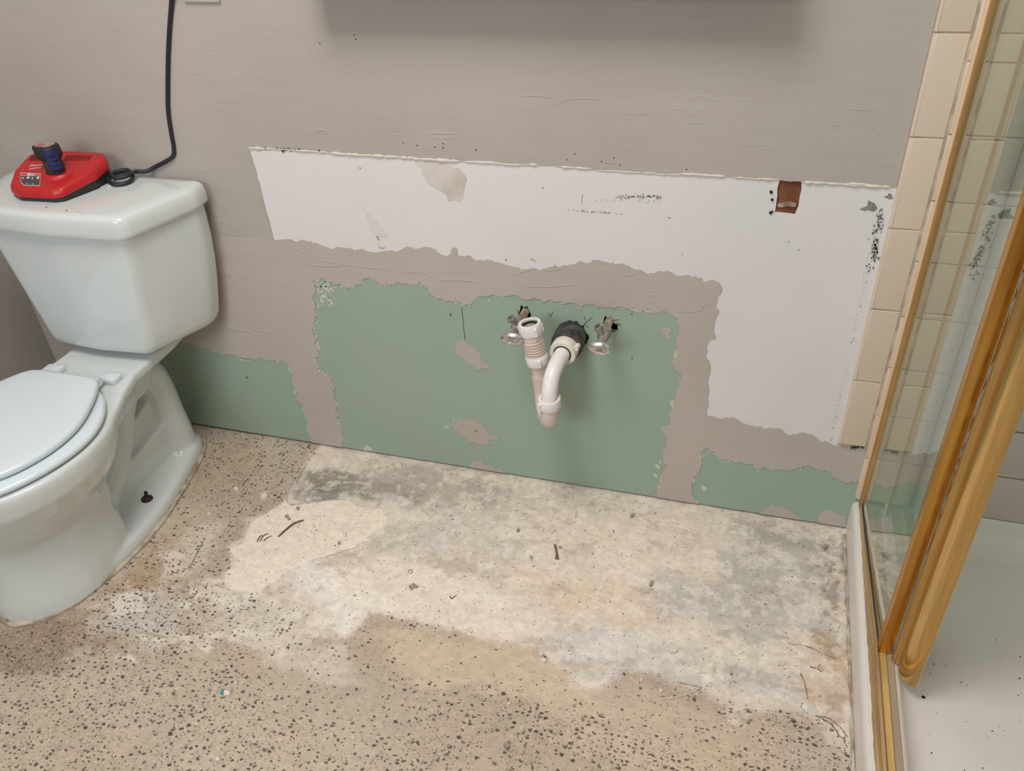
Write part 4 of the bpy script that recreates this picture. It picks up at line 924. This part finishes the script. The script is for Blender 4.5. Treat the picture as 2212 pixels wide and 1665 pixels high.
py('bottom_track', [(.0125, .080), (.0125, .0865), (.0145, .0895), (.0175, .0895), (.0185, .0875), (.0205, .0875), (.0215, .0925), (.0265, .0925), (.0280, .0875), (.0285, .080)], -1.45, -.004, M_TAN, frame)
py('gold_strip', [(.0295, .080), (.0295, .0875), (.0305, .0885), (.0400, .0885), (.0405, .0875), (.0405, .080)], -1.45, -.004, M_GOLDSTRIP, frame)
py('inner_guide', [(.0415, .080), (.0415, .0860), (.0520, .0870), (.0530, .0855), (.0535, .080)], -1.45, -.004, M_BEIGE, frame)
pts = [(.010+rng.uniform(-.001, .001), -y_, .0835) for y_ in np.linspace(.01, 1.4, 90)]
bm = bmesh.new(); tube_bm(bm, pts, [rng.uniform(.0015, .003) for _ in pts], 7); keep(new_obj('track_caulk', mesh_of(bm, 'track_caulk', 60), M_CAULK), frame)
# framed glass panel next to the wall, standing very slightly out of line with the track
DRM = Matrix.Translation((.0165, -.03, .092)) @ Matrix.Rotation(math.radians(1.9), 4, 'Z')
def lbox(name, b, m, bev=0):
    bm = bmesh.new(); box_bm(bm, *b)
    if bev: bevel(bm, bev)
    bm.transform(DRM); return keep(new_obj(name, mesh_of(bm, name, 35 if bev else None), m), frame)
lbox('glass_pane', (.000, .005, -.345, .002, .004, 1.80), M_GLASS)
lbox('edge_stile', (-.001, .0205, -.358, -.338, -.003, 1.84), M_BRASS2, .0012)
lbox('bottom_seal', (-.001, .007, -.34, .004, -.0005, .006), M_SEAL)
lbox('top_rail', (-.004, .012, -.358, .004, 1.80, 1.84), M_BRASS2, .001)
# sliding panel with the rounded pull stile
ds = empty('sliding_shower_door', (.068, -.39, .092)); tag(ds, 'sliding glass shower door with rounded brass pull along its leading edge', 'shower door')
prof = [(.0500, -.386), (.0485, -.400), (.0495, -.4025), (.0600, -.4045), (.0605, -.4065), (.0585, -.4095), (.0575, -.4150), (.0580, -.4220), (.0600, -.4285), (.0635, -.4345), (.0680, -.4395), (.0735, -.4435), (.0790, -.4460), (.0830, -.4470), (.0845, -.4455), (.0845, -.4420), (.0815, -.430), (.0800, -.415), (.0800, -.386)]
pz('pull_stile', prof, .087, 1.93, M_BRASS, ds, 32)
bm = bmesh.new(); box_bm(bm, .0645, .0695, -.39, -.03, .09, 1.9); keep(new_obj('glass_pane', mesh_of(bm, 'glass_pane'), M_GLASS), ds)
bm = bmesh.new(); box_bm(bm, .062, .072, -.037, -.027, .087, 1.93); bevel(bm, .002); keep(new_obj('rear_stile', mesh_of(bm, 'rear_stile', 35), M_BRASS2), ds)
bm = bmesh.new(); box_bm(bm, .060, .074, -.39, -.03, 1.9, 1.93); keep(new_obj('top_rail', mesh_of(bm, 'top_rail'), M_BRASS2), ds)
# torn clear seal between the two edges
bm = bmesh.new(); zz = .09; prev = None
while zz < 1.8:
    torn = zz > .33
    w = (.0022 if not torn else rng.choice((.0004, .0006, .0018, .0026)))
    a = bm.verts.new((.0487-w, -.3995, zz)); b = bm.verts.new((.0489, -.4000, zz))
    if prev: bm.faces.new((prev[0], prev[1], b, a))
    prev = (a, b); zz += .012 if torn else .03
bmesh.ops.solidify(bm, geom=bm.faces[:], thickness=.0008)
keep(new_obj('vinyl_seal', mesh_of(bm, 'vinyl_seal'), M_VINYL), ds)

# ================================================================== MIRROR, LAMP, WINDOW
mir = empty('mirror_cabinet', (-.655, -.06, 1.5)); tag(mir, 'mirrored wall cabinet above the stripped vanity wall', 'cabinet')
M_FRAME = simple('cabinet_wood', (120, 96, 78), .45)
bm = bmesh.new(); box_bm(bm, -1.045, -.265, -.06, -.003, 1.0715, 1.86); bevel(bm, .003); keep(new_obj('cabinet_body', mesh_of(bm, 'cabinet_body', 35), M_FRAME), mir)
bm = bmesh.new(); box_bm(bm, -1.04, -.27, -.078, -.061, 1.0745, 1.856); bevel(bm, .003); dd = keep(new_obj('door', mesh_of(bm, 'door', 35), M_FRAME), mir)
bm = bmesh.new(); box_bm(bm, -1.0, -.31, -.0805, -.0775, 1.11, 1.815); keep(new_obj('mirror_glass', mesh_of(bm, 'mirror_glass'), simple('silvered_glass', (230, 232, 232), .03, 1.0)), mir)
for i, b in enumerate(((-1.70, -1.65, YB, YB+.012, 1.06, 2.14), (-.65, -.60, YB, YB+.012, 1.06, 2.14), (-1.70, -.60, YB, YB+.012, 2.10, 2.15), (-1.72, -.58, YB, YB+.03, 1.03, 1.08))):
    tag(box('trim_%d' % (i+1), b, M_CEIL, None, .002), kind='structure')
lamp = empty('ceiling_lamp', (-.85, -.95, 2.4)); tag(lamp, 'round flush ceiling lamp in the middle of the bathroom', 'lamp')
lathe('lamp_base', [(0, 0), (.17, 0), (.17, -.02), (.15, -.025), (0, -.025)], (-.85, -.95, 2.4), (0, 0, 1), M_BRASS2, lamp)

# ================================================================== DEBRIS
def flat_piece(name, poly_px, th, m, label, cat, group=None, lift=.0012, curl=.0):
    P = [F(p) for p in poly_px]; c_ = np.mean(P, 0); bm = bmesh.new()
    v0 = [bm.verts.new((x-c_[0], y-c_[1], 0)) for x, y in P]; v1 = [bm.verts.new(((x-c_[0])*.9, (y-c_[1])*.9, th+rng.uniform(0, curl))) for x, y in P]
    n = len(P); bm.faces.new(v0[::-1]); bm.faces.new(v1)
    for i in range(n): bm.faces.new((v0[i], v0[(i+1) % n], v1[(i+1) % n], v1[i]))
    o = new_obj(name, mesh_of(bm, name), m); o.location = (c_[0], c_[1], floor_h(c_[0], c_[1])-.0006); tag(o, label, cat, group); return o
def where(x, y):
    if x > 1770: return 'close beside the shower curb'
    if inpoly(x, y, LM): return 'on the smooth light mortar patch'
    if not inpoly(x, y, CEM): return 'on the tan speckled concrete'
    if y < 1130: return 'on the floor near the green drywall'
    return 'on the grey cement skim'
def floor_h(x, y):
    i = int(round((x-FX0)/(FX1-FX0)*(nx-1))); j = int(round((y-FY0)/(FY1-FY0)*(ny-1)))
    return float(hz[max(0, min(ny-1, j)), max(0, min(nx-1, i))])
M_CHIP = simple('mortar_chip', (226, 216, 202), .85, var=.12, vscale=80, bump=.4, bscale=200)
M_CHIPG = simple('grey_chip', (170, 158, 146), .85, var=.2, vscale=80, bump=.4, bscale=200)
M_CRACK = simple('crack_shadow', (96, 86, 76), .95, var=.3, vscale=90)
M_WOOD = simple('splinter_wood', (128, 104, 84), .8, c2=(100, 80, 64), vscale=120)
for (x, y, r) in ((861, 1008, 6), (571, 1072, 7), (511, 1057, 5), (1240, 1113, 7), (1191, 1148, 8), (1020, 1101, 5), (1002, 1094, 5), (1002, 1116, 4), (1112, 1232, 4), (1169, 1146, 5), (1637, 1174, 5), (1812, 1174, 7), (1415, 1334, 5), (1168, 1414, 5), (1172, 1427, 7), (1453, 1406, 10), (1431, 1429, 4), (1804, 1354, 7), (1804, 1363, 5), (1727, 1364, 4), (1016, 1364, 6), (645, 1138, 4), (677, 1138, 4), (745, 1158, 5), (770, 1093, 3), (452, 1110, 4), (1081, 1398, 3), (1385, 1470, 4), (1428, 1492, 5), (1100, 1520, 4), (470, 1640, 5), (1588, 1436, 4), (1690, 1437, 4), (1650, 1350, 4)):
    flat_piece('mortar_chip', blob(x, y, r*1.15, r*.8, 7, .3), .003*r/6+.001, M_CHIP, ('broad thin' if r > 9 else 'small')+' pale mortar chip '+where(x, y), 'chip', 'pale mortar chips '+where(x, y), curl=.0015)
for (x, y, r) in ((645, 1102, 5), (733, 1176, 4), (1365, 1116, 6), (1407, 1263, 7), (1120, 1147, 5), (1095, 1613, 9), (1258, 1553, 6), (1240, 1525, 4), (108, 1411, 7), (452, 1490, 5), (620, 1118, 5), (625, 1124, 4), (1783, 1184, 7), (1580, 1457, 4), (1210, 1184, 4), (314, 1295, 6), (1325, 1150, 3), (1148, 1206, 4)):
    flat_piece('grey_pebble', blob(x, y, r*.85, r*.6, 7, .3), .005*r/7+.001, M_CHIPG, ('large' if r > 8 else 'small')+' dark concrete crumb '+where(x, y), 'crumb', 'dark concrete crumbs '+where(x, y), curl=.0015)
flat_piece('paper_scrap', rough([(883, 1268), (891, 1266), (893, 1261), (900, 1267), (906, 1269), (902, 1273), (894, 1272), (890, 1277), (886, 1274)], .1, 1), .0018, simple('brown_scrap', (160, 146, 132), .8), 'crumpled brown-grey scrap on the pale mortar patch', 'scrap', curl=.004)
flat_piece('paper_scrap', rough([(1058, 1266), (1068, 1268), (1075, 1264), (1083, 1263), (1080, 1272), (1070, 1275), (1064, 1272)], .1, 1), .0025, M_CHIP, 'curled pale pink-beige scrap of paint in the middle of the floor', 'scrap', curl=.004)
flat_piece('mortar_flake', rough([(1488, 1255), (1500, 1258), (1516, 1262), (1515, 1267), (1502, 1267), (1490, 1261)], .06, 1), .003, M_CHIP, 'long thin pale mortar flake on the grey cement', 'flake')
flat_piece('mortar_flake', rough([(1434, 1467), (1470, 1462), (1508, 1458), (1517, 1466), (1517, 1484), (1500, 1480), (1460, 1473)], .04, 1), .0022, simple('thin_cement_sheet', (206, 200, 191), .8), 'flat grey cement flake at the edge of the terrazzo', 'flake')
flat_piece('paint_flake', rough([(1743, 1519), (1752, 1520), (1763, 1531), (1769, 1546), (1757, 1548), (1744, 1541)], .05, 1), .0022, simple('grey_paint_flake', (206, 203, 196), .6), 'smooth grey paint flake by the curb crack', 'flake')
sl = flat_piece('wood_sliver', [(1196, 1177), (1201, 1177), (1204, 1190), (1206, 1203), (1208, 1210), (1199, 1209), (1201, 1198)], .004, M_WOOD, 'short brown wood sliver lying alone on the concrete', 'sliver')
def lying(name, pts_px, r, m, label, cat, group=None, lift=.002):
    P = []
    for p in catmull(pts_px, 5): x, y = F(p); P.append((x, y, floor_h(x, y)+r*.8))
    n = len(P); c_ = Vector(P[n//2]); bm = bmesh.new(); tube_bm(bm, [Vector(p)-c_ for p in P], [r*(.6+.4*min(1, i/3, (n-1-i)/3)) for i in range(n)], 7)
    o = new_obj(name, mesh_of(bm, name, 60), m); o.location = c_; tag(o, label, cat, group); return o
lying('twig', [(602, 1162), (618, 1148), (630, 1138), (643, 1131), (657, 1126)], .0022, M_WOOD, 'bent brown twig on the pale mortar patch', 'twig')
for pts in ([(556, 1173), (561, 1163), (568, 1158)], [(562, 1172), (570, 1160), (581, 1155)], [(570, 1171), (578, 1164), (588, 1160)]):
    lying('splinter', pts, .0012, M_WOOD, 'thin brown splinter beside the bent twig', 'splinter', 'splinters beside the twig')
lying('splinter', [(972, 1290), (976, 1295), (986, 1287)], .0011, M_WOOD, 'tiny v-shaped twig beside the curled paint scrap', 'twig')
lying('straw', [(307, 1365), (335, 1371), (361, 1377)], .0022, simple('straw', (190, 176, 152), .7), 'pale straw lying on the speckled floor in front of the toilet', 'straw')
lying('wire', [(440, 1167), (428, 1190), (414, 1218), (403, 1229)], .0009, simple('dull_wire', (128, 130, 116), .5, .5), 'thin bent wire on the floor beside the toilet foot', 'wire')
lying('wire', [(107, 1368), (112, 1355), (122, 1342)], .0010, M_CHIPG, 'short dark wire by the front of the toilet foot', 'wire')
lying('root_hair', [(1405, 1512), (1440, 1508), (1470, 1503), (1505, 1492)], .0011, M_CHIP, 'pale curved thread along the terrazzo edge', 'thread')
lying('root_hair', [(1290, 1515), (1330, 1524), (1370, 1534), (1395, 1528)], .0011, M_CHIP, 'thin pale thread curling over the tan speckled floor', 'thread')
bm = bmesh.new(); ringp = [F((887+4.6*math.cos(a), 1236.5+4*math.sin(a))) for a in np.linspace(0, 2*math.pi, 17)[:-1]]
rc = np.mean(ringp, 0); tube_bm(bm, [(x-rc[0], y-rc[1], 0) for x, y in ringp+ringp[:1]], .0008, 6)
o = new_obj('small_ring', mesh_of(bm, 'small_ring', 60), M_CHIPG); o.location = (rc[0], rc[1], floor_h(*rc)+.0005); tag(o, 'tiny thin ring on the pale mortar patch', 'ring')
fr_ = empty('plastic_fragment', (*F((486, 1496)), floor_h(*F((486, 1496))))); tag(fr_, 'tiny white and teal plastic fragment on the speckled floor', 'fragment')
for nm, q, mm in (('white_half', [(484, 1491), (495, 1493), (498, 1500), (492, 1503), (483, 1501)], M_PRINT), ('teal_tip', [(476, 1497), (479, 1491), (484.5, 1491), (483.5, 1501), (478, 1500)], simple('teal_plastic', (60, 150, 146), .4))):
    bm = bmesh.new(); P = [F(p) for p in q]; vs = [bm.verts.new((x, y, fr_.location.z)) for x, y in P]; f = bm.faces.new(vs); r = bmesh.ops.extrude_face_region(bm, geom=[f])
    for e in r['geom']:
        if isinstance(e, bmesh.types.BMVert): e.co.z += .003
    keep(new_obj(nm, mesh_of(bm, nm), mm), fr_)
# grit too fine to count
def grit(name, spots, m, label, z=None):
    bm = bmesh.new()
    for (x, y, s) in spots:
        zz = floor_h(x, y) if z is None else (float(np.interp(x, [.092, .12, .45, .8], [.0525, .050, .044, .050])) if z == 'pan' else z)
        r = bmesh.ops.create_icosphere(bm, subdivisions=1, radius=1)
        sx, sy, sz = s*rng.uniform(.7, 1.6), s*rng.uniform(.6, 1.2), s*rng.uniform(.35, .7); a = rng.uniform(0, 6.28)
        for v in r['verts']:
            p = Vector((v.co.x*sx, v.co.y*sy, v.co.z*sz)); v.co = Vector((p.x*math.cos(a)-p.y*math.sin(a)+x, p.x*math.sin(a)+p.y*math.cos(a)+y, zz+p.z+s*.2))
    me = bpy.data.meshes.new(name); bmesh.ops.recalc_face_normals(bm, faces=bm.faces[:]); bm.to_mesh(me); bm.free(); o = new_obj(name, me, m); tag(o, label, 'grit', kind='stuff'); return o
foot_px = [T(p[0]*1.05, p[1], 0)[:2] for p in base_out]
sp_ = []
for _ in range(900):
    x, y = F((rng.uniform(440, 1815), rng.uniform(990, 1520)))
    if x < -.01 and y < -.005 and not inpoly(x, y, foot_px): sp_.append((x, y, rng.uniform(.0005, .0015)))
go = grit('loose_grit', sp_, M_CHIP, 'scattered fine mortar grit over the concrete floor')
go.data.materials.append(M_CHIPG)
mi = [1 if (i//20) % 2 else 0 for i in range(len(go.data.polygons))]; go.data.polygons.foreach_set('material_index', mi)
sp_ = [(rng.uniform(.10, .42), rng.uniform(-.75, -.12), rng.uniform(.0004, .0010)) for _ in range(150)]+[(*atZ(*p, .05)[:2], s) for p, s in (((1994, 1507), .0028), ((2017, 1434), .0013), ((2043, 1437), .0012), ((2077, 1473), .0012), ((2075, 1474), .001), ((2205, 1416), .0012), ((2203, 1463), .0015), ((2200, 1500), .0013), ((2144, 1578), .0012), ((2123, 1658), .0014), ((2012, 1627), .0013))]
grit('pan_grit', sp_, M_HOLE, 'dark specks of dirt on the shower pan floor', 'pan')
sp_ = [(*atZ(*p, .7005)[:2], s) for p, s in (((100, 448), .0016), ((144, 455), .0016), ((156, 450), .001))]
grit('lid_dirt', sp_, M_HOLE, 'dark crumbs on the toilet tank lid in front of the charger', .7006)
sp_ = [(*atZ(*p, .7005)[:2], s) for p, s in (((220, 404), .0028), ((236, 402), .003), ((233, 407), .002), ((240, 405), .0018))]
grit('lid_crumbs', sp_, M_PRINT, 'white crumbs on the tank lid behind the charger', .7006)

# cracks and lifted edges in the cement skim
for pts, r in (([(1743, 1540), (1770, 1550), (1800, 1570), (1830, 1612)], .0011), ([(1768, 1547), (1790, 1552), (1810, 1567), (1831, 1592)], .0009), ([(1700, 1391), (1745, 1398), (1785, 1416), (1803, 1424)], .0008), ([(1728, 1455), (1740, 1480), (1745, 1512)], .0008), ([(617, 1078), (632, 1092), (668, 1088)], .0007), ([(640, 1041), (655, 1015), (662, 1005)], .0008), ([(1455, 1505), (1480, 1500), (1515, 1488)], .0008), ([(1465, 1475), (1500, 1482), (1516, 1486)], .0008), ([(690, 1208), (720, 1198), (760, 1186), (792, 1170)], .0006), ([(1750, 1440), (1765, 1445), (1775, 1452)], .0012)):
    P = []
    for p in rough([tuple(q) for q in catmull(pts, 4)], .12, 1, closed=False): x, y = F(p); P.append((x, y, floor_h(x, y)-.0001))
    bm = bmesh.new(); tube_bm(bm, P, [r*rng.uniform(.4, 1.2) for _ in P], 6); new_obj('crack_line', mesh_of(bm, 'crack_line', 60), M_CRACK, floor)
